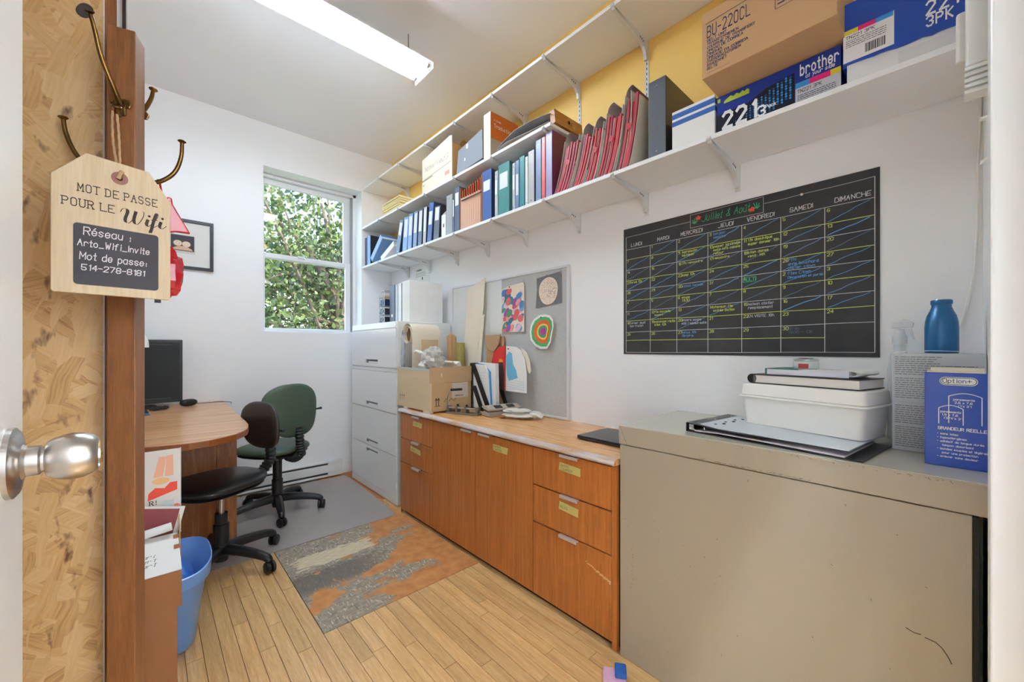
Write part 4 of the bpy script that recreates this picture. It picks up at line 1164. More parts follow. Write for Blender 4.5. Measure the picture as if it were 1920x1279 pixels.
t = thing('child_drawing', 'drawing of coloured crayon patches pinned at top left of the pinboard', 'drawing', (XD, 2.005, 1.47))
MB().prism([(-0.112, -0.163), (0.118, -0.163), (0.118, 0.14), (0.05, 0.158), (-0.1, 0.168), (-0.113, 0.15)], 'x', -0.012, -0.0112).build('sheet', M('cream_drawing_paper', (232, 216, 196), 0.8), t)
cols = [(74, 130, 190), (206, 108, 110), (84, 140, 108), (150, 84, 160), (232, 150, 140), (108, 168, 206), (222, 190, 200), (60, 110, 130), (206, 90, 96)]
cm = [M('crayon_%d' % i, c, 0.8) for i, c in enumerate(cols)]
rs = random.Random(5)
for k in range(46):
    y, z = rs.uniform(-0.095, 0.1), rs.uniform(-0.145, 0.125)
    a = rs.uniform(0.5, 1.1); r1, r2 = rs.uniform(0.016, 0.026), rs.uniform(0.022, 0.040)
    pl = []
    for kk in range(10):
        an = 2 * PI * kk / 10; u, v = r1 * math.cos(an), r2 * math.sin(an)
        pl.append((max(-0.11, min(0.115, y + u * math.cos(a) + v * math.sin(a) * -1)), max(-0.16, min(0.138, z + u * math.sin(a) + v * math.cos(a)))))
    MB().prism(pl, 'x', -0.0126 - 0.00003 * k, -0.0121).build('crayon_patch', cm[k % len(cm)], t)
pin(t, 0.03, 0.15, x=-0.0125)
t = thing('child_drawing', 'speckled cream disc mounted on a dark grey card at top right of the pinboard', 'drawing', (XD, 1.68, 1.562))
MB().prism([(-0.104, -0.085), (0.11, -0.105), (0.098, 0.01), (0.1, 0.085), (-0.1, 0.104)], 'x', -0.008, -0.0072).build('card', M('dark_grey_card', (112, 110, 112), 0.8), t)
q = MB().prism(el(0.0, -0.005, 0.079, 0.088, 36, 0.4, 0.03), 'x', -0.009, -0.0081)
q.mat(1); rs = random.Random(9)
for k in range(260):
    a, r_ = rs.uniform(0, 2 * PI), math.sqrt(rs.random()) * 0.9
    y, z = r_ * 0.076 * math.cos(a), r_ * 0.085 * math.sin(a) - 0.005
    if rs.random() > (0.35 + (0.5 if y < 0.01 and z > -0.05 else 0.0) + (0.2 if y > 0.03 and z > 0.03 else 0)): continue
    s = rs.uniform(0.001, 0.0022)
    q.prism([(y - s, z), (y, z - s * 1.4), (y + s, z), (y, z + s * 1.4)], 'x', -0.0096, -0.0091)
q.mat(2)
for k in range(160):
    a, r_ = rs.uniform(0, 2 * PI), math.sqrt(rs.random()) * 0.92
    y, z = r_ * 0.076 * math.cos(a), r_ * 0.085 * math.sin(a) - 0.005
    s = rs.uniform(0.001, 0.002)
    q.prism([(y - s, z), (y, z - s), (y + s, z), (y, z + s)], 'x', -0.0095, -0.0091)
q.build('speckled_disc', [M('disc_cream', (234, 216, 196), 0.8), M('speck_dark', (70, 78, 96), 0.8), M('speck_tan', (214, 164, 124), 0.8)], t)
pin(t, 0.01, 0.092, (150, 120, 60), -0.009)
t = thing('child_drawing', 'rounded white cutout with concentric coloured rings on the pinboard', 'drawing', (XD, 1.725, 1.30))
out = [(-0.1, 0.03), (-0.094, 0.075), (-0.07, 0.1), (-0.03, 0.11), (0.02, 0.108), (0.07, 0.085), (0.1, 0.045), (0.11, 0.0), (0.1, -0.05), (0.06, -0.09), (0.01, -0.108), (-0.045, -0.108), (-0.075, -0.07), (-0.085, -0.02)]
MB().prism(out, 'x', -0.02, -0.0192).build('sheet', m_paper, t)
def scaled(k, cy, cz): return [(cy + (y - cy) * k, cz + (z - cz) * k) for y, z in out]
for i, (k, c) in enumerate(((0.86, (52, 160, 110)), (0.84, (70, 168, 96)), (0.68, (204, 98, 44)), (0.46, (230, 196, 84)), (0.36, (78, 140, 104)), (0.2, (176, 40, 140)))):
    MB().prism(scaled(k, -0.018, 0.002), 'x', -0.0206 - 0.0005 * i, -0.0201).build('ring', M('ring_paint_%d' % i, c, 0.75), t)
MB().box(-0.02, 0.0, -0.002, 0.002, 0.09, 0.094).build('pin_shaft', m_chrome, t)
pin(t, 0.0, 0.092, (120, 30, 40), -0.0235)
t = thing('child_drawing', 'arched painting of a red volcano and blue waterfall on the pinboard', 'drawing', (XD - 0.03, 1.99, 1.05))
arch = lambda a, b, z0, n=14: [(a, z0), (b, z0)] + [((a + b) / 2 + (b - a) / 2 * math.cos(PI * k / n), 0.03 + 0.13 * math.sin(PI * k / n) ** 0.7) for k in range(n + 1)]
MB().prism([(-0.17, -0.145), (-0.17, -0.02), (-0.155, 0.07), (-0.12, 0.13), (-0.07, 0.155), (0.0, 0.16), (0.03, 0.16), (0.04, -0.145)], 'x', -0.03, -0.0292).build('waterfall_sheet', m_paper, t)
MB().prism([(0.035, -0.145), (0.14, -0.125), (0.175, 0.0), (0.178, 0.06), (0.16, 0.11), (0.12, 0.145), (0.07, 0.16), (0.032, 0.16)], 'x', -0.034, -0.0332).build('volcano_sheet', M('red_paint', (190, 36, 32), 0.75, var=0.15, scale=30), t)
MB().prism([(0.04, -0.143), (0.135, -0.122), (0.12, -0.05), (0.1, 0.055), (0.06, 0.055), (0.045, -0.02)], 'x', -0.0348, -0.0342).build('volcano', M('dark_brown_paint', (66, 48, 46), 0.75), t)
MB().prism([(0.105, 0.05), (0.058, 0.05), (0.06, 0.07), (0.068, 0.062), (0.076, 0.08), (0.084, 0.064), (0.092, 0.078), (0.098, 0.062)], 'x', -0.0356, -0.0349).build('flames', M('orange_paint', (226, 140, 40), 0.75), t)
MB().prism([(0.03, -0.145), (0.043, -0.145), (0.04, 0.158), (0.032, 0.158)], 'x', -0.0356, -0.0349).build('red_streak', M('red_streak', (176, 40, 40), 0.75), t)
MB().prism([(0.026, 0.03), (0.028, 0.09), (0.0, 0.125), (-0.03, 0.11), (-0.04, 0.04), (-0.07, 0.0), (-0.085, -0.05), (-0.05, -0.06), (0.0, -0.075), (0.02, -0.04)], 'x', -0.0308, -0.0303).build('blue_fall', M('blue_paint', (110, 182, 212), 0.75, var=0.12, scale=40), t)
q = MB()
for k in range(5):
    z = -0.07 - 0.014 * k
    for j in range(6): line(q, (-0.0306, 0.02 - j * 0.028, z + 0.004 * math.sin(j + k)), (-0.0306, 0.02 - (j + 1) * 0.028, z + 0.004 * math.sin(j + 1 + k)), 0.002, N_)
q.build('waves', M('pale_blue_line', (166, 204, 220), 0.8), t)
MB().prism([(-0.105, 0.15), (-0.16, 0.12), (-0.19, 0.06), (-0.2, 0.0), (-0.185, -0.02), (-0.17, 0.0), (-0.15, 0.07)], 'x', -0.02, -0.0192).build('back_sheet', m_cream, t)
MB().box(-0.034, 0.03, -0.002, 0.002, 0.14, 0.143).build('pin_shaft', m_chrome, t)
pin(t, 0.0, 0.142, (140, 30, 40), -0.034)

# ------------------------------------------------------------------ on the sideboard
ZT = 0.7605
cx0, cx1, cy0, cy1 = 1.372, 1.700, 2.288, 2.768
t = thing('cardboard_box', 'pale cardboard box with folded lid on the sideboard, stuffed with wrap', 'box', (cx0, cy0, ZT + 0.012))
bw, bl, bh = cx1 - cx0, cy1 - cy0, 0.285
MB().box(0, 0.006, 0, bl, 0, bh).build('front_panel', m_kraft_l, t, bevel=0.001)
MB().box(0.006, bw, 0.0, 0.006, 0, bh).build('end_panel', M('kraft_end_panel', (186, 156, 116), 0.75, var=0.05, scale=6), t, bevel=0.001)
MB().box(0.006, bw, bl - 0.006, bl, 0, bh).box(bw - 0.006, bw, 0.006, bl - 0.006, 0, bh).box(0.006, bw - 0.006, 0.006, bl - 0.006, 0, 0.006).build('shell', m_kraft_l, t)
MB().box(-0.004, bw + 0.004, -0.005, -0.0005, bh - 0.095, bh + 0.012).box(-0.005, -0.001, -0.005, 0.012, bh - 0.095, bh + 0.012).build('lid_flap', M('kraft_lid', (190, 160, 120), 0.75), t, bevel=0.001)
MB().box(0.0, 0.03, 0.02, 0.10, -0.012, -0.0005).box(0.0, 0.03, bl - 0.16, bl - 0.1, -0.012, -0.0005).box(0.25, 0.28, 0.02, 0.1, -0.012, -0.0005).build('foot_pads', m_cream, t)
MB().box(-0.001, 0.0005, 0.02, bl - 0.04, bh - 0.012, bh + 0.001).build('blue_tape_edge', M('pale_blue_tape', (184, 204, 210), 0.6), t)
q = MB()
for y in (0.40, 0.43, 0.37): 
    line(q, (-0.0006, y, 0.045), (-0.0006, y, 0.085), 0.003, N_); line(q, (-0.0006, y + 0.008, 0.075), (-0.0006, y, 0.088), 0.003, N_); line(q, (-0.0006, y - 0.008, 0.075), (-0.0006, y, 0.088), 0.003, N_)
NE = (0, -1, 0)
for x in (0.04, 0.058):
    line(q, (x, -0.0006, 0.04), (x, -0.0006, 0.085), 0.006, NE); line(q, (x - 0.01, -0.0006, 0.072), (x, -0.0006, 0.09), 0.004, NE); line(q, (x + 0.01, -0.0006, 0.072), (x, -0.0006, 0.09), 0.004, NE)
line(q, (0.03, -0.0006, 0.036), (0.07, -0.0006, 0.036), 0.004, NE)
for k in range(5): line(q, (0.1 + k * 0.02, -0.0006, 0.06 + 0.02 * (k % 2)), (0.12 + k * 0.02, -0.0006, 0.06 + 0.02 * ((k + 1) % 2)), 0.003, NE)
q.build('handling_symbols', m_ink, t)
MB().box(0.165, 0.30, -0.0012, -0.0004, 0.08, 0.185).build('printed_label', M('label_offwhite', (206, 196, 184), 0.7), t)
q = MB(); ribbons(q, 'PERFORATEUR', (0.19, -0.0016, 0.092), (1, 0, 0), (0, 0, 1), 0.007, 0.0016)
q.box(0.2, 0.235, -0.0017, -0.0012, 0.13, 0.142)
q.build('label_print', m_ink, t)

def crumple(seed, a, b, c, n=14, m=9, amp=0.25):
    """a lumpy closed wad"""
    rs = random.Random(seed); q = MB(); vs = []; fs = []
    for i in range(m + 1):
        ph = PI * i / m
        for k in range(n):
            th_ = 2 * PI * k / n
            f = 1 + rs.uniform(-amp, amp) * (0.4 if i in (0, m) else 1)
            vs.append((a * f * math.sin(ph) * math.cos(th_), b * f * math.sin(ph) * math.sin(th_), c * f * math.cos(ph)))
    for i in range(m):
        for k in range(n):
            k2 = (k + 1) % n
            fs.append((i * n + k, (i + 1) * n + k, (i + 1) * n + k2, i * n + k2))
    return q.add(vs, fs)
m_plastic = M('clear_wrap', (226, 224, 216), 0.15, alpha=0.55)
t = thing('plastic_wrap', 'crumpled clear plastic wrap bulging out of the cardboard box', 'plastic wrap', (1.50, 2.49, ZT + 0.19))
crumple(3, 0.10, 0.11, 0.16, 20, 13, 0.2).xf(Matrix.Translation((0, 0, 0.06))).build('wad', m_plastic, t, smooth=20)
crumple(4, 0.07, 0.08, 0.07, 18, 12, 0.25).xf(Matrix.Translation((-0.06, -0.12, 0.18))).build('wad_fold', m_plastic, t, smooth=20)
t = thing('paper_pad', 'white paper pads lying in the top of the cardboard box', 'paper', (1.56, 2.36, ZT + 0.22))
MB().box(-0.1, 0.1, -0.055, 0.09, 0.05, 0.09).build('pad', m_paper, t, rot=(0.0, math.radians(-24), 0.2))
MB().box(-0.12, 0.08, -0.05, 0.05, 0.086, 0.098).build('loose_card', m_cream, t, rot=(0.1, math.radians(20), 0.6))
MB().box(-0.09, 0.1, -0.06, 0.08, 0.0, 0.05).build('lower_pad', m_cream, t)
t = thing('foam_tube', 'curved white foam strip sticking out of the cardboard box', 'foam strip', (1.50, 2.45, ZT + 0.3))
MB().tube([(-0.06, 0.2, 0.1), (-0.06, 0.15, 0.115), (-0.05, 0.08, 0.1), (-0.04, 0.0, 0.06), (-0.03, -0.05, 0.03), (-0.02, -0.09, -0.02)], 0.011, 10).build('strip', M('white_foam', (236, 234, 230), 0.5), t, smooth=60)
# rolled cardboard sheet
t = thing('rolled_card', 'large sheet of kraft card rolled at the top, standing in the cardboard box', 'card roll', (1.388, 2.682, ZT + 0.03), (0, 0, math.radians(7)))
prof = [(-0.055, 0.0), (-0.06, 0.2), (-0.063, 0.44), (-0.062, 0.50)]
for k in range(1, 30):
    a = k / 29 * 2.9 * PI; rr = 0.062 - 0.0008 * k
    prof.append((-rr * math.cos(a), 0.51 + rr * math.sin(a) * 1.35))
prof2 = [(y, z) for y, z in prof]
MB().strip(prof2, 'x', 0.02, 0.28, 0.0022).build('sheet', m_cream, t, smooth=50)
MB().prism(el(0, 0.51, 0.046, 0.064, 24), 'x', 0.05, 0.054).build('core_shade_disc', M('painted_roll_shade', (120, 92, 60), 0.9), t)  # dark brown disc painted as the shade inside the roll
MB().box(0.10, 0.25, -0.075, -0.068, 0.05, 0.47).build('inner_board', m_kraft_l, t)
t = thing('foil_bag', 'silvery plastic bag edge hanging by the box corner', 'bag', (1.385, 2.742, ZT + 0.31))
crumple(8, 0.006, 0.026, 0.13, 14, 16, 0.35).xf(Matrix.Translation((0.02, 0.0, 0.1))).build('bag', M('silver_plastic', (190, 198, 208), 0.18, 0.4), t, smooth=20)
# cut card strips leaning against the whiteboard
t = thing('card_offcut', 'folded kraft card pieces standing beside the olive roll', 'card', (1.73, 2.60, ZT + 0.002))
MB().prism([(-0.03, 0.0), (0.03, 0.0), (0.045, 0.53), (-0.01, 0.55)], 'x', 0.0, 0.02).build('outer_fold', m_kraft, t, bevel=0.002)
MB().prism([(-0.07, 0.0), (-0.03, 0.0), (-0.012, 0.54), (-0.045, 0.52)], 'x', 0.01, 0.03).build('inner_fold', M('tan_card', (176, 140, 98), 0.8), t, bevel=0.002)
t = thing('fabric_roll', 'short olive green roll standing behind the cardboard box', 'roll', (1.742, 2.485, ZT + 0.002))
MB().lathe([(0, 0), (0.035, 0), (0.036, 0.47), (0.034, 0.475), (0.012, 0.472), (0.0, 0.465)], (0, 0, 0), 'z', 24).build('roll', M('olive_cloth', (146, 132, 74), 0.9, var=0.25, scale=60), t, smooth=40)
t = thing('mat_board', 'tall cream mat board strip leaning on the whiteboard', 'board strip', (1.78, 2.40, ZT + 0.002))
MB().prism([(-0.1, 0.0), (0.125, 0.0), (0.128, 0.35), (0.118, 0.62), (0.11, 0.89), (-0.105, 0.955), (-0.1, 0.75), (-0.06, 0.45), (-0.07, 0.2)], 'x', 0.0, 0.004).build('board', m_cream, t, rot=(0, math.radians(3.2), 0))
t = thing('mat_board', 'narrow cream board strip leaning beside the kraft bag', 'board strip', (1.755, 2.285, ZT + 0.002))
MB().prism([(-0.01, 0.0), (0.04, 0.0), (0.03, 0.3), (-0.005, 0.675), (-0.03, 0.68), (-0.012, 0.3)], 'x', 0.0, 0.006).build('board', m_cream, t, rot=(0, math.radians(3), 0))
t = thing('kraft_bag', 'kraft paper bag with folded top against the whiteboard', 'paper bag', (1.818, 2.18, ZT + 0.002))
MB().box(0.0, 0.022, -0.09, 0.09, 0.0, 0.52).build('bag', m_kraft, t, bevel=0.006, rot=(0, math.radians(1.0), 0))
MB().prism([(-0.088, 0.53), (0.085, 0.53), (0.075, 0.43), (0.0, 0.41), (-0.02, 0.405), (-0.06, 0.45)], 'x', -0.012, -0.002).build('folded_top', M('kraft_fold', (172, 142, 108), 0.75, var=0.08, scale=20), t, bevel=0.002)

# black magazine file with papers
t = thing('magazine_file', 'black slatted magazine file on the sideboard', 'magazine file', (1.70, 2.30, ZT))
mf = MB()
mf.prism([(0.0, 0.0), (-0.03, 0.0), (-0.03, 0.3), (0.0, 0.33)], 'x', 0.0, 0.004)
for y0, y1 in ((-0.03, -0.16), (-0.10, -0.25)):
    pass
def bar(a, b, w): mf.prism([(a[0], a[1]), (a[0] - w, a[1]), (b[0] - w, b[1]), (b[0], b[1])], 'x', 0.0, 0.004)
bar((-0.0, 0.33), (-0.19, 0.01), 0.05); bar((-0.02, 0.17), (-0.11, 0.01), 0.045)
mf.prism([(0, 0), (0, 0.015), (-0.26, 0.015), (-0.26, 0.0)], 'x', 0.0, 0.004)
mf.build('slatted_side', m_black, t)
mf = MB(); bar((-0.12, 0.33), (-0.27, 0.01), 0.04); mf.prism([(0, 0), (0, 0.015), (-0.31, 0.015), (-0.31, 0)], 'x', 0.0, 0.004)
mf.build('rear_slatted_side', m_black, t, loc=(0.1, 0, 0))
MB().box(0.0, 0.104, -0.0015, 0.0, 0.0, 0.33).box(0.004, 0.1, -0.26, -0.002, 0.0, 0.004).build('back_and_base', m_black, t)
t = thing('paper_sheaf', 'white papers and a blue folder upright in the black magazine file', 'papers', (1.71, 2.29, ZT + 0.005))
MB().prism([(-0.01, 0.0), (-0.20, 0.0), (-0.175, 0.27), (-0.14, 0.315), (-0.012, 0.318)], 'x', 0.002, 0.012).build('front_sheets', m_paper, t)
MB().prism([(-0.02, 0.0), (-0.21, 0.0), (-0.19, 0.27), (-0.12, 0.318), (-0.03, 0.326)], 'x', 0.013, 0.018).build('blue_folder', M('bright_blue_folder', (62, 150, 204), 0.5), t)
MB().prism([(-0.02, 0.0), (-0.245, 0.0), (-0.235, 0.325), (-0.05, 0.33)], 'x', 0.02, 0.05).build('rear_sheets', m_paper, t)
q = MB()
for k in range(8): scribble(q, (0.0012, -0.09, 0.26 - k * 0.02), (0, -1, 0), (0, 0, 1), 0.06, 0.004, 0.0012)
q.build('printed_lines', M('faint_print', (170, 176, 186), 0.8), t)
# heavy-duty hole punch
t = thing('hole_punch', 'heavy steel three-hole punch with lever in front of the box', 'hole punch', (1.49, 2.265, ZT + 0.0005), (0, 0, math.radians(-69)))
m_gun = M('worn_steel', (150, 144, 136), 0.35, 0.85, var=0.15, scale=30)
MB().box(0.0, 0.25, -0.028, 0.028, 0.0, 0.012).build('base_plate', m_gun, t, bevel=0.002)
for x in (0.012, 0.08, 0.15, 0.235):
    MB().box(x - 0.009, x + 0.009, -0.02, 0.02, 0.0125, 0.05).build('punch_block', m_gun, t, bevel=0.003)
    if 0.05 < x < 0.2: MB().lathe([(0, 0.0), (0.007, 0.0), (0.008, 0.012), (0, 0.014)], (x, 0, 0.05), 'z', 12).build('punch_cap', m_black, t)
MB().tube([(0.0, -0.012, 0.04), (0.245, -0.012, 0.04)], 0.006, 10).build('rod', m_steel, t, smooth=50)
MB().tube([(0.004, 0.0, 0.045), (0.0, -0.004, 0.09), (0.02, -0.006, 0.145), (0.04, -0.006, 0.158)], 0.0045, 8).build('lever', m_steel, t, smooth=50)
MB().tube([(0.03, -0.006, 0.156), (0.115, -0.006, 0.164)], 0.0085, 10).build('grip', m_black, t, smooth=50)
# beige punch
t = thing('hole_punch', 'beige desktop hole punch with two windows, in front of the pinboard', 'hole punch', (1.585, 1.985, ZT + 0.0005), (0, 0, math.radians(-9)))
m_bp = M('taupe_plastic', (172, 162, 146), 0.35)
MB().prism([(-0.05, 0.0), (0.05, 0.0), (0.05, 0.018), (0.02, 0.03), (-0.05, 0.03)], 'x', 0.0, 0.24).build('base', m_bp, t, bevel=0.006)
hp = MB().prism([(-0.055, 0.036), (0.03, 0.05), (0.045, 0.062), (-0.01, 0.068), (-0.055, 0.05)], 'x', -0.004, 0.244)
hp.build('handle', m_bp, t, bevel=0.006, seg=3)
for a_, b_ in ((0.05, 0.105), (0.145, 0.2)):
    MB().prism([(-0.05, 0.0518), (-0.016, 0.0658), (-0.018, 0.0672), (-0.05, 0.054)], 'x', a_, b_).build('window', m_slot, t)
MB().box(0.0, 0.24, -0.03, 0.02, 0.03, 0.037).build('hinge_body', m_gun, t)
# cloth gloves
t = thing('work_gloves', 'crumpled white cotton gloves lying on the sideboard', 'gloves', (1.70, 1.77, ZT + 0.001), (0, 0, math.radians(-54)))
m_cot = M('white_cotton', (220, 218, 212), 0.9, var=0.06, scale=30, bump=0.4, bscale=70)
crumple(41, 0.12, 0.055, 0.016, 22, 9, 0.16).xf(Matrix.Translation((0, 0, 0.0205))).build('lower_glove', m_cot, t, smooth=35)
crumple(43, 0.085, 0.05, 0.014, 22, 9, 0.2).xf(Matrix.Translation((-0.02, 0.004, 0.046))).build('upper_glove', m_cot, t, smooth=35)
for k in range(4):
    MB().tube([(0.06, -0.03 + k * 0.02, 0.035), (0.1, -0.035 + k * 0.022, 0.032), (0.135, -0.04 + k * 0.026, 0.014)], [0.011, 0.011, 0.008], 8).build('finger', m_cot, t, smooth=60)
MB().box(-0.135, -0.1, -0.035, 0.03, 0.006, 0.012).build('brown_cuff', m_kraft_d, t, bevel=0.002)
# laptop
t = thing('laptop', 'closed black laptop at the end of the sideboard', 'laptop', (1.52, 0.905, ZT))
MB().box(0, 0.25, 0, 0.29, 0.003, 0.012).build('base', m_black, t, bevel=0.003)
MB().box(0, 0.25, 0, 0.29, 0.0125, 0.02).build('lid', M('black_lid', (40, 40, 43), 0.3, var=0.05, scale=40), t, bevel=0.003)
MB().box(0.02, 0.04, 0.02, 0.06, 0.0003, 0.003).box(0.02, 0.04, 0.23, 0.27, 0.0003, 0.003).box(0.21, 0.23, 0.1, 0.2, 0.0003, 0.003).build('feet', m_slot, t)

# ------------------------------------------------------------------ on the beige cabinet
ZB = 0.9005
t = thing('ring_binder', 'black ring binder lying open-ended with papers under the white container', 'binder', (1.425, 0.628, ZB), (0, 0, math.radians(-97)))
# local x runs towards the door, local y towards the wall
MB().box(0, 0.49, 0.0, 0.30, 0.0, 0.003).build('bottom_cover', m_blackv, t, bevel=0.001)
MB().box(0, 0.003, 0.0, 0.30, 0.003, 0.031).build('spine', m_blackv, t, bevel=0.001)
MB().strip([(0.003, 0.030), (0.06, 0.026), (0.1, 0.0215), (0.26, 0.02)], 'y', 0.0, 0.30, 0.0022).build('top_cover', m_blackv, t, smooth=40)
MB().box(0.006, 0.03, 0.01, 0.29, 0.0035, 0.010).box(0.008, 0.026, 0.004, 0.012, 0.008, 0.028).build('ring_mechanism', m_chrome, t, bevel=0.002)
q = MB()
for yv in (0.03, 0.15, 0.27): q.tube([(0.018 + 0.022 * math.cos(a * PI / 8) + 0.012, yv, 0.010 + 0.02 * math.sin(a * PI / 8)) for a in range(9)], 0.0014, 6)
q.build('rings', m_chrome, t, smooth=50)
m_lilac = M('lilac_paper', (206, 196, 200), 0.7, var=0.03, scale=10)
MB().strip([(0.03, 0.0035), (0.12, 0.008), (0.25, 0.007), (0.45, 0.0035)], 'y', 0.006, 0.29, 0.004).build('lower_sheets', m_lilac, t, smooth=40)
MB().strip([(0.05, 0.030), (0.085, 0.0265), (0.11, 0.0242), (0.24, 0.0235), (0.46, 0.0225)], 'y', 0.008, 0.285, 0.003).build('upper_sheets', M('clear_pocket_sheet', (206, 214, 220), 0.25), t, smooth=40)
for k in range(6):
    q = MB().box(0.075 + 0.012 * (k % 2), 0.082 + 0.012 * (k % 2), 0.05 + 0.035 * k, 0.06 + 0.035 * k, 0.0295, 0.0312)
    q.build('punched_hole', m_slot, t)
# white plastic container
cr = math.radians(-105)
t = thing('storage_container', 'white plastic container with lid on the black binder', 'container', (1.602, 0.512, ZB + 0.0275), (0, 0, cr))
m_wp = M('white_plastic', (236, 233, 226), 0.35, var=0.01, scale=5, coat=0.1)
def taper(z0, z1, i0, i1, L_, D_):
    q = MB()
    def rr(ins, z):
        x0, x1, y0, y1 = ins, L_ - ins, ins, D_ - ins; r_ = 0.018; pts = []
        for cx_, cy_, a0 in ((x1 - r_, y1 - r_, 0), (x0 + r_, y1 - r_, 90), (x0 + r_, y0 + r_, 180), (x1 - r_, y0 + r_, 270)):
            for k in range(5):
                a = math.radians(a0 + k * 22.5); pts.append((cx_ + r_ * math.cos(a), cy_ + r_ * math.sin(a), z))
        return pts
    A, B = rr(i0, z0), rr(i1, z1); n = len(A)
    return q.add(A + B, [tuple(range(n))[::-1], tuple(range(n, 2 * n))] + [(i, (i + 1) % n, n + (i + 1) % n, n + i) for i in range(n)])
CL, CD = 0.375, 0.185
taper(0.0, 0.094, 0.014, 0.006, CL, CD).build('tub', m_wp, t, smooth=40)
taper(0.094, 0.101, -0.004, -0.004, CL, CD).build('rim', m_wp, t, bevel=0.002, smooth=40)
lid = taper(0.1012, 0.144, 0.002, 0.006, CL, CD); lid.build('lid', m_wp, t, bevel=0.004, smooth=40)
zc = ZB + 0.0275 + 0.1445
t = thing('book', 'thick paperback with black rounded spine on the white container', 'book', (1.612, 0.478, zc), (0, 0, math.radians(-104)))
MB().box(0.012, 0.32, 0.0, 0.165, 0.003, 0.03).build('pages', M('page_edges', (216, 210, 202), 0.8, var=0.05, scale=3, stretch=(1, 1, 200)), t, bevel=0.001)
MB().lathe([(0, 0.0), (0.0165, 0.0), (0.0165, 0.166), (0, 0.166)], (0.008, 0, 0.0168), 'y', 20).build('spine', m_blackv, t, smooth=40)
MB().box(0.01, 0.322, -0.002, 0.167, 0.0005, 0.003).box(0.01, 0.322, -0.002, 0.167, 0.03, 0.0325).build('cover', m_blackv, t)
t = thing('magazine', 'green and white magazine with curling pages on top of the paperback', 'magazine', (1.615, 0.425, zc + 0.033), (0, 0, math.radians(-102)))
MB().box(0.0, 0.235, 0.0, 0.14, 0.001, 0.02).build('pages', M('magazine_pages', (226, 224, 232), 0.6, var=0.04, scale=3, stretch=(1, 1, 260)), t, bevel=0.001)
MB().box(-0.004, 0.10, -0.003, 0.143, 0.02, 0.022).box(-0.004, 0.0, -0.003, 0.143, 0.0, 0.02).build('green_cover', M('green_cover', (64, 120, 108), 0.4), t)
MB().box(0.1005, 0.235, -0.003, 0.143, 0.02, 0.0215).build('white_cover', m_paper, t)
q = MB()
for k in range(4):
    q.strip([(0.235 + 0.02 * math.sin(a * PI / 12) + k * 0.003, 0.006 + 0.016 * (1 - math.cos(a * PI / 12)) / 2 * 1.1) for a in range(0, 13)], 'y', 0.0, 0.14, 0.0008)
q.build('curled_pages', m_paper, t, smooth=50)
t = thing('candle_jar', 'small glass jar with dark lid on the magazine', 'jar', (1.65, 0.318, zc + 0.0555))
MB().lathe([(0, 0.0), (0.034, 0.0), (0.036, 0.004), (0.036, 0.022), (0.033, 0.026)], (0, 0, 0), 'z', 28).build('glass', M('jar_glass', (206, 214, 212), 0.08, alpha=0.6), t, smooth=40)
MB().lathe([(0.0, 0.0265), (0.035, 0.0265), (0.036, 0.029), (0.036, 0.033), (0.0, 0.034)], (0, 0, 0), 'z', 28).build('lid', M('jar_lid', (190, 192, 188), 0.25, 0.6), t, smooth=40)
MB().lathe([(0.0, 0.0345), (0.02, 0.0345), (0.022, 0.036), (0, 0.0365)], (0.003, 0, 0), 'z', 16).build('green_top', M('jar_green', (44, 110, 96), 0.4), t)
MB().box(-0.0368, -0.036, -0.014, 0.014, 0.003, 0.018).build('red_label', M('jar_red', (150, 40, 44), 0.5), t)
# two grey printed boxes
m_gbox = M('grey_printed_box', (196, 200, 202), 0.45); m_gtxt = M('grey_box_text', (112, 114, 118), 0.7)
GY0, GY1 = -0.076, 0.104
for k, lb in enumerate(('lower grey box of dense print under the blue bottle', 'upper grey box of dense print carrying the blue bottle')):
    t = thing('printed_box', lb, 'box', (1.625, GY0, ZB + k * 0.1415), (0, 0, 0), 'stacked grey boxes')
    MB().box(0, 0.125, 0, GY1 - GY0, 0, 0.141).build('carton', m_gbox, t, bevel=0.0012)
    q = MB()
    for r_ in range(20):
        z = 0.13 - r_ * 0.0062
        if r_ in (9,): continue
        scribble(q, (-0.0005, GY1 - GY0 - 0.006, z), (0, -1, 0), (0, 0, 1), random.uniform(0.06, 0.11) if k == 1 and r_ < 3 else random.uniform(0.08, 0.165), 0.0035, 0.0019)
    q.build('small_print', m_gtxt, t)
    if k == 1:
        MB().strip([(0.0, 0.1415), (0.05, 0.147), (0.1, 0.149), (0.15, 0.146), (0.178, 0.142)], 'x', -0.001, 0.004, 0.0012).build('lifted_flap', m_paper, t, smooth=50)
t = thing('bandage_box', 'blue Option+ bandage box standing at the cabinet front by the door', 'box', (1.482, -0.074, ZB))
OW, OH = 0.108, 0.236
m_oblue = M('bandage_blue', (28, 70, 170), 0.35, coat=0.2)
MB().box(0, 0.075, 0, OW, 0, OH).build('carton', m_oblue, t, bevel=0.0008)
MB().box(0.002, 0.075, 0.006, OW - 0.004, OH + 0.0005, OH + 0.003).box(0.045, 0.047, 0.006, OW - 0.01, OH + 0.003, OH + 0.012).build('open_flap', m_cream, t)
q = MB()
def rrect(y0, y1, z0, z1, n=8):
    r_ = (z1 - z0) / 2; pts = []
    for k in range(n + 1): a = -PI / 2 + PI * k / n; pts.append((y1 - r_ + r_ * math.cos(a), (z0 + z1) / 2 + r_ * math.sin(a)))
    for k in range(n + 1): a = PI / 2 + PI * k / n; pts.append((y0 + r_ + r_ * math.cos(a), (z0 + z1) / 2 + r_ * math.sin(a)))
    return pts
q.mat(0).prism(rrect(0.018, 0.082, 0.205, 0.226), 'x', -0.0006, -0.0002)
q.mat(1).prism(rrect(0.0195, 0.0805, 0.2065, 0.2245), 'x', -0.0008, -0.0004)
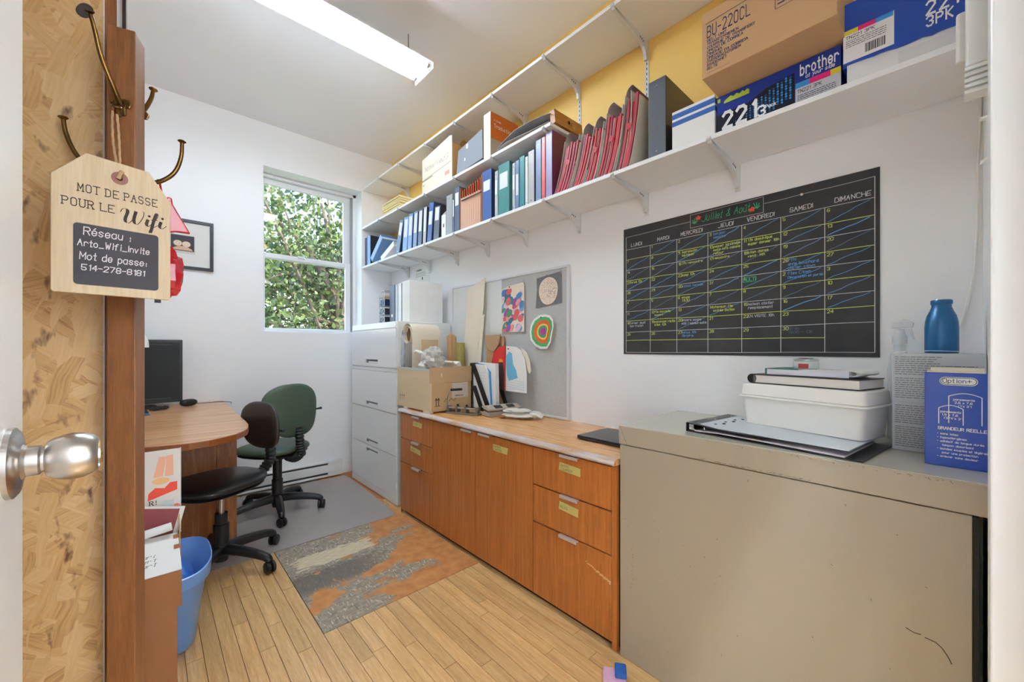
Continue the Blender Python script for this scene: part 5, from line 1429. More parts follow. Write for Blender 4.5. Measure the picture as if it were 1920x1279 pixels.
q.mat(0).prism(rrect(0.021, 0.079, 0.208, 0.223), 'x', -0.001, -0.0005)
q.mat(1); ribbons(q, 'Option+', (-0.0012, 0.076, 0.2115), (0, -1, 0), (0, 0, 1), 0.0098, 0.0013, space=1.5)
q.mat(0)
def arc(y0, y1, z0, z1):
    prev = (y1, z0)
    pts = [(y1, z0)] + [(y1 - (y1 - y0) * k / 10, z1 + 0.008 * math.sin(PI * k / 10)) for k in range(11)] + [(y0, z0)]
    for a, b in zip(pts, pts[1:]): line(q, (-0.0006, a[0], a[1]), (-0.0006, b[0], b[1]), 0.0017, N_)
arc(0.012, 0.066, 0.11, 0.178); arc(0.042, 0.083, 0.107, 0.147)
for zz_, s, y in ((0.168, 'pansements', 0.058), (0.160, '2,5 x 7,6', 0.056), (0.152, "(1'x 3')", 0.05), (0.136, 'pansements', 0.08), (0.128, '1,9 x 7,6', 0.078), (0.12, "(3/4'x 3')", 0.074)):
    ribbons(q, s, (-0.0006, y, zz_), (0, -1, 0), (0, 0, 1), 0.0048, 0.0008)
ribbons(q, 'GRANDEUR RÉELLE', (-0.0006, 0.084, 0.093), (0, -1, 0), (0, 0, 1), 0.0068, 0.0014, fit=0.081)
for k, s in enumerate(['- sans latex', '- hypoallergènes', '- adhésif de longue durée', '  tampon absorbant', '- bandes souples et légères', '  pour une protection', '- enlever sans douleur']):
    ribbons(q, s, (-0.0006, 0.086 - (0.004 if s[0] == ' ' else 0), 0.08 - 0.0095 * k), (0, -1, 0), (0, 0, 1), 0.0046, 0.0008)
q.build('printed_front', [m_pw, M('logo_dark', (60, 62, 78), 0.5)], t)
t = thing('water_bottle', 'teal blue metal bottle standing on the grey boxes', 'bottle', (1.69, 0.005, ZB + 0.2835))
m_bot = M('blue_bottle', (30, 100, 150), 0.35, 0.25, coat=0.2)
MB().lathe([(0, 0), (0.033, 0), (0.0345, 0.003), (0.0345, 0.075), (0.0335, 0.09), (0.03, 0.108), (0.0235, 0.124), (0.0205, 0.134), (0.0205, 0.14)], (0, 0, 0), 'z', 36).build('bottle', m_bot, t, smooth=50)
MB().lathe([(0, 0.1405), (0.0215, 0.1405), (0.0225, 0.143), (0.0225, 0.151), (0.021, 0.1535), (0.0, 0.1535)], (0, 0, 0), 'z', 36).build('cap', m_bot, t, smooth=40)
MB().lathe([(0, 0.1537), (0.0185, 0.1537), (0.018, 0.155), (0, 0.155)], (0, 0, 0), 'z', 30).build('steel_top', m_steel, t)
t = thing('spray_bottle', 'clear plastic spray bottle behind the grey boxes', 'spray bottle', (1.812, 0.098, ZB))
m_cl = M('clear_plastic', (232, 234, 236), 0.06, alpha=0.35)
MB().lathe([(0, 0), (0.028, 0), (0.03, 0.01), (0.03, 0.22), (0.024, 0.27), (0.015, 0.29), (0.015, 0.31)], (0, 0, 0), 'z', 24).build('bottle', m_cl, t, smooth=50)
MB().lathe([(0, 0.311), (0.018, 0.311), (0.018, 0.335), (0.013, 0.345), (0.011, 0.36), (0, 0.362)], (0, 0, 0), 'z', 20).build('collar', M('frosted_plastic', (226, 228, 230), 0.2, alpha=0.7), t, smooth=50)
MB().prism([(0.02, 0.363), (-0.03, 0.363), (-0.034, 0.38), (-0.01, 0.392), (0.018, 0.38)], 'x', -0.009, 0.009).build('spray_head', m_cl, t, bevel=0.003)
MB().prism([(-0.02, 0.36), (-0.028, 0.36), (-0.036, 0.325), (-0.03, 0.325)], 'x', -0.006, 0.006).build('trigger', m_cl, t, bevel=0.002)
t = thing('crumpled_bag', 'crumpled pale paper and plastic between container and grey boxes', 'paper', (1.785, 0.19, ZB + 0.003))
crumple(21, 0.05, 0.055, 0.085, 14, 10, 0.2).xf(Matrix.Translation((0, 0, 0.1))).build('wad', M('pale_plastic', (206, 198, 194), 0.4, var=0.1, scale=20), t, smooth=20)

# ------------------------------------------------------------------ chalkboard calendar
kb = thing('chalkboard_calendar', 'black chalkboard wall calendar written in coloured chalk', 'calendar', (XR - 0.0005, 1.155, 1.166))
KW, KH = 1.005, 0.662
m_kb = M('chalkboard_black', (46, 45, 46), 0.75, rgb2=(60, 58, 58), scale=7, detail=6, contrast=(0.35, 0.75))
MB().box(-0.003, 0.0, -KW, 0, 0, KH).build('board', m_kb, kb)
CK = [M('chalk_white', (206, 202, 200), 0.9), M('chalk_yellow', (196, 206, 92), 0.9), M('chalk_blue', (92, 150, 206), 0.9), M('chalk_green', (60, 176, 118), 0.9), M('chalk_red', (214, 74, 54), 0.9), M('chalk_pale', (176, 180, 190), 0.9), M('chalk_faint', (84, 90, 104), 0.9)]
KX = -0.0034
cs = [1.155 - y for y in (1.14, 1.003, 0.866, 0.723, 0.584, 0.442, 0.302, 0.163)]      # column lines from the left
rl = [z - 1.166 for z in (1.784, 1.717, 1.664, 1.608, 1.553, 1.5, 1.448, 1.389, 1.34, 1.281, 1.238, 1.175)]
rr_ = [z - 1.166 for z in (1.798, 1.725, 1.664, 1.616, 1.559, 1.507, 1.454, 1.399, 1.347, 1.29, 1.237, 1.183)]
def zr(i, s):
    f = (s - cs[0]) / (cs[-1] - cs[0]); return rl[i] * (1 - f) + rr_[i] * f
def kp3(s, z, dx=0.0): return (KX - dx, -s, z)
def kline(q, s0, z0, s1, z1, th, n=5, w=0.0012):
    prev = None
    for k in range(n + 1):
        s = s0 + (s1 - s0) * k / n; z = z0 + (z1 - z0) * k / n + (random.uniform(-w, w) if 0 < k < n else 0)
        if prev: line(q, kp3(*prev), kp3(s, z), th, N_)
        prev = (s, z)
def kwrite(q, s, z, txt, size, th=0.0018, jit=0.25, slant=0.1, fit=None):
    ribbons(q, txt, (KX - 0.0004, -s, z), (0, -1, 0), (0, 0.05, 1), size, th, jit, slant, fit=fit)
grid = MB()
for s in cs: kline(grid, s, zr(1, s) if s not in (cs[0], cs[-1]) else zr(0, s), s, zr(11, s), 0.0022, 6, 0.0005)
kline(grid, cs[0], zr(0, cs[0]), 0.352, zr(0, 0.352), 0.0016); kline(grid, 0.655, zr(0, 0.655), cs[-1], zr(0, cs[-1]), 0.0016)
for i in (1, 3, 5, 7, 9, 11): kline(grid, cs[0], zr(i, cs[0]), cs[-1], zr(i, cs[-1]), 0.0018, 8)
for a_, b_, c_, d_ in ((0.353, 0.593, 0.353, 0.653), (0.353, 0.653, 0.652, 0.656), (0.652, 0.656, 0.652, 0.592), (0.652, 0.592, 0.353, 0.593)): kline(grid, a_, b_, c_, d_, 0.0014, 3, 0.0003)
grid.mat(1)
for i in (2, 4, 6, 8, 10): kline(grid, cs[0], zr(i, cs[0]), cs[-1] if i != 10 else cs[6], zr(i, cs[-1] if i != 10 else cs[6]), 0.0024, 9, 0.002)
grid.build('chalk_grid', [CK[0], CK[1]], kb)
cross = [(c, r) for r in range(1, 8) for c in range(7)] + [(4, 7), (2, 8)]
skip = {(0, 1), (0, 8), (4, 2)}
for c, r in cross:
    if (c, r) in skip or (r == 7 and c == 4): continue
    if r == 7 and c > 3: pass
    dg = MB()
    th = 0.003 if (c + r) % 4 == 0 else 0.0018
    kline(dg, cs[c] + 0.008, zr(r + 1, cs[c]) + 0.004, cs[c + 1] - 0.012, zr(r, cs[c + 1]) - 0.004, th, 6, 0.0022)
    dg.build('crossing_stroke', CK[2] if (c * 3 + r) % 3 else M('chalk_dull_blue', (104, 124, 160), 0.9), kb)
tx = MB()
for d_, c, off in (('LUNDI', 0, 0.03), ('MARDI', 1, 0.038), ('MERCREDI', 2, 0.02), ('JEUDI', 3, 0.045), ('VENDREDI', 4, 0.02), ('SAMEDI', 5, 0.03), ('DIMANCHE', 6, 0.03)):
    kwrite(tx.mat(0), cs[c] + off, zr(1, cs[c]) + 0.012, d_, 0.0165, 0.0022, 0.35, fit=min(0.105, 0.0128 * len(d_)))
tx.mat(3); kwrite(tx, 0.405, 0.611, 'Juillet & Août', 0.03, 0.0024, 0.2, 0.3, fit=0.2)
days = {1: ['', '1', '2', '3', '4', '5', '6'], 2: ['7', '8', '9', '10', '11', '12', '13'], 3: ['14', '15', '16', '17', '18', '19', '20'], 4: ['21', '22', '23', '24', '25', '26', '27'],
        5: ['28', '29', '30', '31', '1', '2', '3'], 6: ['4', '5', '6', '7', '8', '9', '10'], 7: ['11', '12', '13', '14', '15', '16', '17'], 8: ['18', '19', '20', '21', '22', '23', '24'], 9: ['25', '26', '27', '28', '29', '30', '']}
tx.mat(1)
for r, L_ in days.items():
    for c, s in enumerate(L_):
        if s: kwrite(tx, cs[c] + 0.007, zr(r, cs[c]) - 0.017, s, 0.0115, 0.0017, 0.2)
notes = [(2, 2, 1, 'impression/impliquer'), (2, 3, 1, 'paquet jardinage/matin info cabane/retour'), (2, 4, 1, '11h dominique/super danser 18h'), (3, 2, 1, '17h rencontre'), (3, 4, 1, 'bilan danse/venir 14h'),
         (3, 3, 1, 'rencontre'), (1, 3, 2, 'bonjour/semaine'), (4, 5, 2, 'PTH/anne bouchard/atelier clown'), (5, 5, 2, 'Fêtes Clown/Décoration et porte'), (5, 2, 2, 'maison fermée'), (4, 2, 1, 'camp 10h'), (4, 0, 1, 'fermé 10h'),
         (6, 2, 1, 'soupe/11h30'), (7, 3, 1, 'chanson fête/soirée ballon'), (7, 4, 5, 'maison atelier/remplacement'), (7, 1, 1, 'fête nouvelle/ouvert'), (8, 0, 5, 'fermer jeudi/bon travail'), (8, 1, 1, 'vacances visite/bilan 10h'),
         (8, 2, 5, 'encore soupe/midi 1 samedi matin'), (8, 4, 5, 'EN VISITE 18h'), (9, 2, 2, 'menus 10h/librairie'), (9, 5, 6, 'après/11h30 - 13h')]
for r, c, m_, s in notes:
    tx.mat(m_)
    for i, ln in enumerate(s.split('/')):
        sz = min(0.0105, 0.0105 * (cs[c + 1] - cs[c] - 0.028) / max(0.01, textw(ln, 0.0105)))
        kwrite(tx, cs[c] + 0.024, zr(r, cs[c]) - 0.016 - i * 0.0155, ln, sz, 0.0015, 0.3)
tx.mat(3); kwrite(tx, cs[4] + 0.008, zr(5, cs[4]) - 0.022, 'MULTI', 0.012, 0.002)
for a_, b_ in (((0.0, 0.0), (0.05, 0.0)), ((0.05, 0.0), (0.05, 0.02)), ((0.05, 0.02), (0.0, 0.02)), ((0.0, 0.02), (0.0, 0.0))):
    kline(tx, cs[4] + 0.004 + a_[0], zr(5, cs[4]) - 0.026 + a_[1], cs[4] + 0.004 + b_[0], zr(5, cs[4]) - 0.026 + b_[1], 0.0016, 2, 0.0002)
tx.build('chalk_writing', CK, kb)
for s0, z0, mir in ((0.372, 0.62, 1), (0.628, 0.626, -1)):
    fl = MB()
    for k, (a, l) in enumerate(((0.4, 0.022), (0.9, 0.026), (1.5, 0.02), (2.2, 0.02), (2.7, 0.016))):
        kline(fl, s0, z0 - 0.012, s0 + mir * l * math.cos(a) * 0.8, z0 - 0.012 + l * math.sin(a) * 1.3, 0.0026, 3)
    fl.build('chalk_leaves', CK[3], kb); fl = MB()
    fl.prism([(-(s0 + mir * 0.018 + 0.011 * (1 + 0.3 * math.sin(5 * a)) * math.cos(a)), z0 + 0.012 * mir + 0.009 * (1 + 0.3 * math.sin(5 * a)) * math.sin(a)) for a in [2 * PI * k / 20 for k in range(20)]], 'x', KX - 0.001, KX - 0.0006)
    fl.build('chalk_flower', CK[4], kb)
MB().lathe([(0, -0.009), (0.0045, -0.008), (0.0045, -0.004), (0.002, -0.003)], (0, -0.782, 0.628), 'x', 10).build('pushpin', M('ivory_pin', (226, 214, 186), 0.4), kb)

# ------------------------------------------------------------------ coat stand with hooks, wifi sign, red bag
CR = math.radians(-16)
cst = thing('coat_stand', 'brown wooden post coat stand with aged brass hooks', 'coat stand', (-0.0225, 1.243, 0), (0, 0, CR))
m_post = wood('stained_post_wood', (150, 96, 52), (104, 62, 30), (16, 16, 1.2), 3.0, 0.42)
# local: x to the right along the front face (0 at its right edge), y to the back
PWI, PDE = 0.049, 0.057
pm_ = MB().box(-PWI, 0, 0, PDE, 0.0, 1.92)
pm_.build('post', m_post, cst, bevel=0.002)
MB().box(-PWI - 0.006, 0.006, -0.02, PDE + 0.004, 0.0, 0.03).build('foot', m_post, cst, bevel=0.004)
def curve_pts(P, n=6):
    P = [P[0]] + P + [P[-1]]; C = []
    for i in range(1, len(P) - 2):
        p0, p1, p2, p3 = [Vector(p) for p in P[i - 1:i + 3]]
        for j in range(n):
            t = j / n
            C.append(0.5 * (2 * p1 + (p2 - p0) * t + (2 * p0 - 5 * p1 + 4 * p2 - p3) * t * t + (3 * p1 - p0 - 3 * p2 + p3) * t ** 3))
    C.append(Vector(P[-1])); return C
def hook(ox, oy, oz, rz, up, low, tag_):
    h = bpy.data.objects.new('hook', None); COL.objects.link(h); h.parent = cst
    h.location = (ox, oy, oz); h.rotation_euler = (0, 0, rz)
    h.name = 'coat_hook'
    # plate with two screw ears, facing -y
    MB().box(-0.009, 0.009, -0.005, 0.0, -0.024, 0.014).prism([(-0.02, 0.006), (-0.016, -0.006), (0.016, -0.006), (0.02, 0.006), (0.016, 0.013), (-0.016, 0.013)], 'y', -0.005, 0.0).build('back_plate', m_brass, h, bevel=0.002)
    MB().lathe([(0, -0.0075), (0.004, -0.0065), (0.0045, -0.005)], (-0.0145, 0, 0.004), 'y', 12).lathe([(0, -0.0075), (0.004, -0.0065), (0.0045, -0.005)], (0.0145, 0, 0.004), 'y', 12).build('screws', m_brass, h, smooth=40)
    for nm, P_ in (('upper_prong', up), ('lower_prong', low)):
        if not P_: continue
        C = curve_pts(P_); n = len(C)
        q = MB().tube(C, [0.0052 - 0.0014 * i / n for i in range(n)], 10)
        e = C[-1]; d_ = (C[-1] - C[-3]).normalized()
        q.tube([e - d_ * 0.004, e, e + d_ * 0.0018], [0.004, 0.0088, 0.0075], 14)
        q.build(nm, m_brass, h, smooth=45)
    return h
hook(-0.024, 0.0, 1.745, 0, [(0.0, -0.003, 0.0), (-0.004, -0.02, 0.02), (-0.016, -0.045, 0.07), (-0.022, -0.06, 0.12), (-0.024, -0.075, 0.145)], [(0.0, -0.004, -0.012), (0.002, -0.016, -0.030), (0.004, -0.032, -0.034), (0.006, -0.042, -0.024)], 'front')
hook(-0.012, PDE, 1.755, PI, [(0, -0.003, 0.0), (-0.010, -0.014, 0.03), (-0.017, -0.024, 0.06), (-0.019, -0.03, 0.085)], None, 'rear')
# lower pair sweeping left and right
hook(-PWI, PDE * 0.5, 1.60, -PI / 2, None, [(0, -0.003, -0.005), (0.0, -0.035, 0.004), (0.0, -0.06, 0.03), (0.0, -0.075, 0.07), (0.0, -0.08, 0.105)], 'left_low')
hook(0.0, PDE * 0.5, 1.585, PI / 2, None, [(0, -0.003, 0.0), (0.0, -0.035, 0.01), (0.0, -0.062, 0.036), (0.0, -0.075, 0.075), (0.0, -0.077, 0.115)], 'right_low')

sg = thing('wifi_sign', 'pale wooden tag sign with the wifi password, hanging on twine', 'sign', (-0.133, 1.108, 1.303), (0, 0, math.radians(9.4)))
m_sign = wood('pale_sign_wood', (226, 206, 172), (204, 178, 142), (16, 16, 1.0), 2.4, 0.55)
SW, SHh = 0.170, 0.272
MB().prism([(0.003, 0.001), (SW - 0.003, 0.0), (SW, 0.004), (SW, 0.212), (0.135, 0.266), (0.045, 0.272), (0.0, 0.219), (0.0, 0.004)], 'y', 0.0, 0.008).build('board', m_sign, sg, bevel=0.0012)
MB().lathe([(0.0045, -0.0008), (0.0125, -0.0008), (0.0125, 0.0002), (0.0045, 0.0002)], (0.091, 0, 0.238), 'y', 28).build('eyelet_ring', M('faded_red_ring', (150, 104, 90), 0.7), sg)
MB().lathe([(0, -0.0009), (0.0045, -0.0009)], (0.091, 0, 0.238), 'y', 18).build('eyelet_hole', m_slot, sg)
def rbox(x0, x1, z0, z1, r_):
    pts = []
    for cx_, cz_, a0 in ((x1 - r_, z1 - r_, 0), (x0 + r_, z1 - r_, 90), (x0 + r_, z0 + r_, 180), (x1 - r_, z0 + r_, 270)):
        for k in range(5): a = math.radians(a0 + 22.5 * k); pts.append((cx_ + r_ * math.cos(a), cz_ + r_ * math.sin(a)))
    return pts
slate = MB().prism(rbox(0.028, 0.15, 0.018, 0.135, 0.006), 'y', -0.0012, 0.0)
slate.build('slate_panel', M('slate_black', (52, 46, 52), 0.6, var=0.08, scale=20), sg)
q = MB(); RX, UZ = (1, 0, 0), (0, 0, 1)
m_sink = M('sign_dark_brown', (52, 34, 32), 0.7)
ribbons(q, 'MOT DE PASSE', (0.034, -0.0006, 0.196), RX, UZ, 0.0145, 0.0018, serif=0.8, space=2.4, fit=0.117)
ribbons(q, 'POUR LE', (0.014, -0.0006, 0.166), RX, UZ, 0.0145, 0.0018, serif=0.8, space=2.2, fit=0.072)
q.build('serif_lettering', m_sink, sg)
q = MB(); k_ = 0.0080
def sc(P_): return [(x * k_, y * k_) for x, y in P_]
og = (0.0935, -0.0006, 0.150)
for P_ in ([(-0.2, 2.6), (0.2, 3.5), (1.0, 3.7), (1.1, 2.8), (0.7, 1.2), (0.8, 0.2), (1.5, 0.3), (2.3, 1.8), (2.7, 3.5)], [(2.7, 3.5), (2.3, 1.4), (2.5, 0.2), (3.2, 0.5), (4.0, 2.2), (4.2, 3.5), (3.9, 3.9)],
           [(4.6, 1.0), (5.0, 2.0), (4.7, 0.7), (5.0, 0.1), (5.7, 0.9)], [(5.7, 0.9), (6.7, 2.6), (7.0, 3.7), (6.7, 3.9), (6.2, 2.2), (5.8, 0.2), (5.5, -1.2), (5.2, -1.4), (5.4, -0.6), (6.4, 0.4), (7.2, 1.0)],
           [(7.2, 1.0), (7.6, 2.0), (7.3, 0.7), (7.6, 0.1), (8.2, 0.5), (8.7, 1.1)]):
    strokes(q, sc(P_), og, RX, UZ, 0.0013, 0.0052)
for x in (5.25, 7.9):
    q.add([(og[0] + (x + 0.3 * math.cos(a)) * k_, og[1], og[2] + (2.9 + 0.3 * math.sin(a)) * k_) for a in [2 * PI * k / 12 for k in range(12)]], [tuple(range(12))])
line(q, (og[0] + 5.6 * k_, og[1], og[2] + 2.0 * k_), (og[0] + 6.9 * k_, og[1], og[2] + 2.2 * k_), 0.0014, (0, -1, 0))
q.build('script_lettering', m_sink, sg)
q = MB(); m_chalkp = M('white_chalk_pen', (232, 226, 228), 0.8)
for s, x, z, h, w in (('Réseau :', 0.041, 0.114, 0.0145, 0.068), ('Arto_Wifi_Invite', 0.033, 0.092, 0.012, 0.104), ('Mot de passe:', 0.036, 0.0665, 0.0135, 0.097), ('514-278-8181', 0.038, 0.046, 0.0105, 0.092)):
    ribbons(q, s, (x, -0.0018, z), RX, (0.0, 0, 1), h, 0.0017, 0.15, 0.08, fit=w)
q.build('handwriting', m_chalkp, sg)
m_twine = M('jute_twine', (196, 160, 118), 0.9, var=0.2, scale=200)
for dx, dy, ph in ((-0.006, 0.012, 0), (0.003, 0.004, 1)):
    pts = []
    for i in range(26):
        t_ = i / 25
        pts.append((0.091 + 0.0053 * t_ + dx * math.sin(PI * t_ * 0.75) + 0.0004 * math.sin(i * 1.9 + ph), -0.003 + 0.1 * t_ + dy * math.sin(PI * t_) * 0.5, 0.238 + 0.172 * t_))
    MB().tube(pts, 0.0023, 8).build('twine', m_twine, sg, smooth=60)
MB().tube([(0.088, -0.003, 0.236), (0.091, -0.005, 0.246), (0.094, -0.003, 0.252)], 0.0036, 8).build('knot', m_twine, sg, smooth=60)

rb = thing('gift_bag', 'shiny red bag hanging behind the wooden sign', 'bag', (0.03, 1.30, 1.31))
m_redb = M('glossy_red', (176, 18, 30), 0.2, var=0.25, scale=14, coat=0.4)
crumple(31, 0.036, 0.03, 0.062, 12, 10, 0.16).xf(Matrix.Translation((0.0, 0, 0.075))).build('pouch', m_redb, rb, smooth=15)
MB().prism([(-0.03, 0.16), (0.004, 0.262), (0.012, 0.26), (0.014, 0.245), (0.048, 0.178), (0.02, 0.178)], 'y', -0.012, 0.0).build('flared_top', m_redb, rb, bevel=0.003)
MB().box(-0.02, -0.008, -0.004, 0.004, 0.0, 0.03).build('dark_strap', m_black, rb)
MB().tube([(-0.004, -0.005, 0.25), (-0.01, -0.006, 0.29), (-0.014, -0.005, 0.30)], 0.0025, 6).build('cord', m_redb, rb)

# ------------------------------------------------------------------ desk, monitor, mouse
dk = thing('desk', 'oak laminate desk with rounded end under the framed picture', 'desk', (0, 2.2, 0))
m_dtop = wood('desk_oak_laminate', (214, 164, 116), (184, 130, 84), (1.0, 14, 14), 1.6, 0.3, ring=3.0, coat=0.2)
m_dedge = wood('desk_edge', (152, 88, 46), (120, 64, 30), (2, 2, 14), 2.0, 0.35)
m_dpanel = wood('desk_panel_oak', (182, 114, 58), (134, 78, 36), (12, 12, 1.0), 2.2, 0.4, ring=4.0)
OY = 2.2
fr_ = [(-0.95, 2.30), (-0.3, 2.285), (-0.014, 2.272), (0.062, 2.25), (0.13, 2.235), (0.2, 2.245), (0.261, 2.28), (0.313, 2.325), (0.348, 2.376), (0.375, 2.43), (0.393, 2.51), (0.404, 2.589), (0.410, 2.724), (0.413, 2.9), (0.414, 3.058), (-0.95, 3.058)]
dpoly = [(x, y - OY) for x, y in fr_]
MB().prism(dpoly, 'z', 0.750, 0.7795).build('edge_band', m_dedge, dk, bevel=0.002)
MB().prism([(x * 0.997 - 0.0004, y + 0.0015 if y < 0.8 else y - 0.001) for x, y in dpoly], 'z', 0.7795, 0.7812).build('front_top', m_dtop, dk)
MB().prism([(-0.95, 3.063 - OY), (0.4145, 3.063 - OY), (0.434, 3.876 - OY), (-0.95, 3.876 - OY)], 'z', 0.750, 0.781).build('rear_top', m_dtop, dk, bevel=0.002)
MB().box(-0.93, 0.30, 2.955 - OY, 2.975 - OY, 0.0, 0.7495).build('modesty_panel', m_dpanel, dk)
MB().box(0.3005, 0.40, 2.945 - OY, 2.985 - OY, 0.0, 0.7495).build('end_stile', m_dpanel, dk, bevel=0.002)
MB().box(0.37, 0.40, 2.9855 - OY, 3.80 - OY, 0.0, 0.7495).build('end_panel', m_dpanel, dk)
ZD = 0.7815
mo = thing('monitor', 'black flat-screen monitor on the desk', 'monitor', (-0.08, 3.73, ZD))
MB().box(-0.26, 0.26, -0.012, 0.03, 0.03, 0.475).build('case', m_black, mo, bevel=0.005)
MB().box(-0.245, 0.245, -0.0135, -0.012, 0.05, 0.455).build('screen', M('dark_screen', (14, 14, 15), 0.6), mo)
MB().box(-0.2, 0.2, -0.0142, -0.0135, 0.438, 0.442).box(-0.2, 0.2, -0.0142, -0.0135, 0.058, 0.062).build('bezel_line', M('grey_line', (70, 70, 72), 0.4), mo)
MB().box(-0.03, 0.03, 0.03, 0.05, 0.0, 0.25).prism(el(0, 0.03, 0.12, 0.09, 28), 'z', 0.0, 0.012).build('stand', m_black, mo, bevel=0.002)
ms = thing('computer_mouse', 'black computer mouse beside the monitor', 'mouse', (0.21, 3.66, ZD), (0, 0, math.radians(-60)))
MB().pad(0.031, 0.055, 0.05, 2.4, flat=3.0).xf(Matrix.Translation((0, 0, 0.0255))).build('body', m_black, ms, smooth=60)
MB().tube(curve_pts([(0, 0.05, 0.012), (0.03, 0.10, 0.012), (0.02, 0.19, 0.006), (0.1, 0.23, 0.003), (0.2, 0.16, 0.003)]), 0.0022, 6).build('cable', m_black, ms, smooth=60)
kbd = thing('keyboard', 'blue-grey keyboard edge at the front of the monitor', 'keyboard', (-0.2, 3.36, ZD), (0, 0, math.radians(6)))
MB().prism([(-0.07, 0.0), (0.07, 0.0), (0.07, 0.022), (-0.07, 0.012)], 'x', -0.2, 0.2).build('case', M('blue_grey_plastic', (92, 116, 148), 0.4), kbd, bevel=0.003)
k0 = None
for r_ in range(4):
    for c_ in range(12):
        if k0 is None: k0 = MB().box(-0.0135, 0.0135, -0.012, 0.012, 0.0, 0.007).build('key', m_black, kbd, bevel=0.0015); kk = k0
        else: kk = k0.copy(); COL.objects.link(kk)
        kk.location = (-0.178 + c_ * 0.0325, -0.048 + r_ * 0.031, 0.0152 + r_ * 0.0021)
wr_ = thing('coiled_cable', 'tangle of black cable in front of the monitor', 'cable', (0.045, 3.55, ZD))
pts = [(0.045 * math.cos(i * 0.55) * (1 + 0.3 * math.sin(i * 0.21)), 0.03 * math.sin(i * 0.55) * (1 + 0.3 * math.cos(i * 0.33)), 0.005 + 0.0014 * (i % 14)) for i in range(60)]
MB().tube(pts, 0.0035, 6).build('loops', m_black, wr_, smooth=60)
lm = thing('desk_lamp', 'white rounded lamp head at the left of the monitor', 'lamp', (-0.09, 3.56, ZD))
MB().lathe([(0, 0), (0.05, 0), (0.05, 0.012), (0.012, 0.02), (0.0, 0.02)], (-0.04, 0, 0), 'z', 24).build('base', m_wp, lm, smooth=40)
MB().tube([(-0.04, 0, 0.02), (-0.05, 0, 0.25), (-0.03, 0, 0.44)], 0.006, 8).build('arm', m_wp, lm, smooth=50)
MB().lathe([(0.0, 0.53), (0.03, 0.525), (0.055, 0.50), (0.07, 0.46), (0.072, 0.42), (0.068, 0.42), (0.0, 0.47)], (0.02, 0, 0), 'z', 28).build('lamp_head', m_wp, lm, smooth=50)

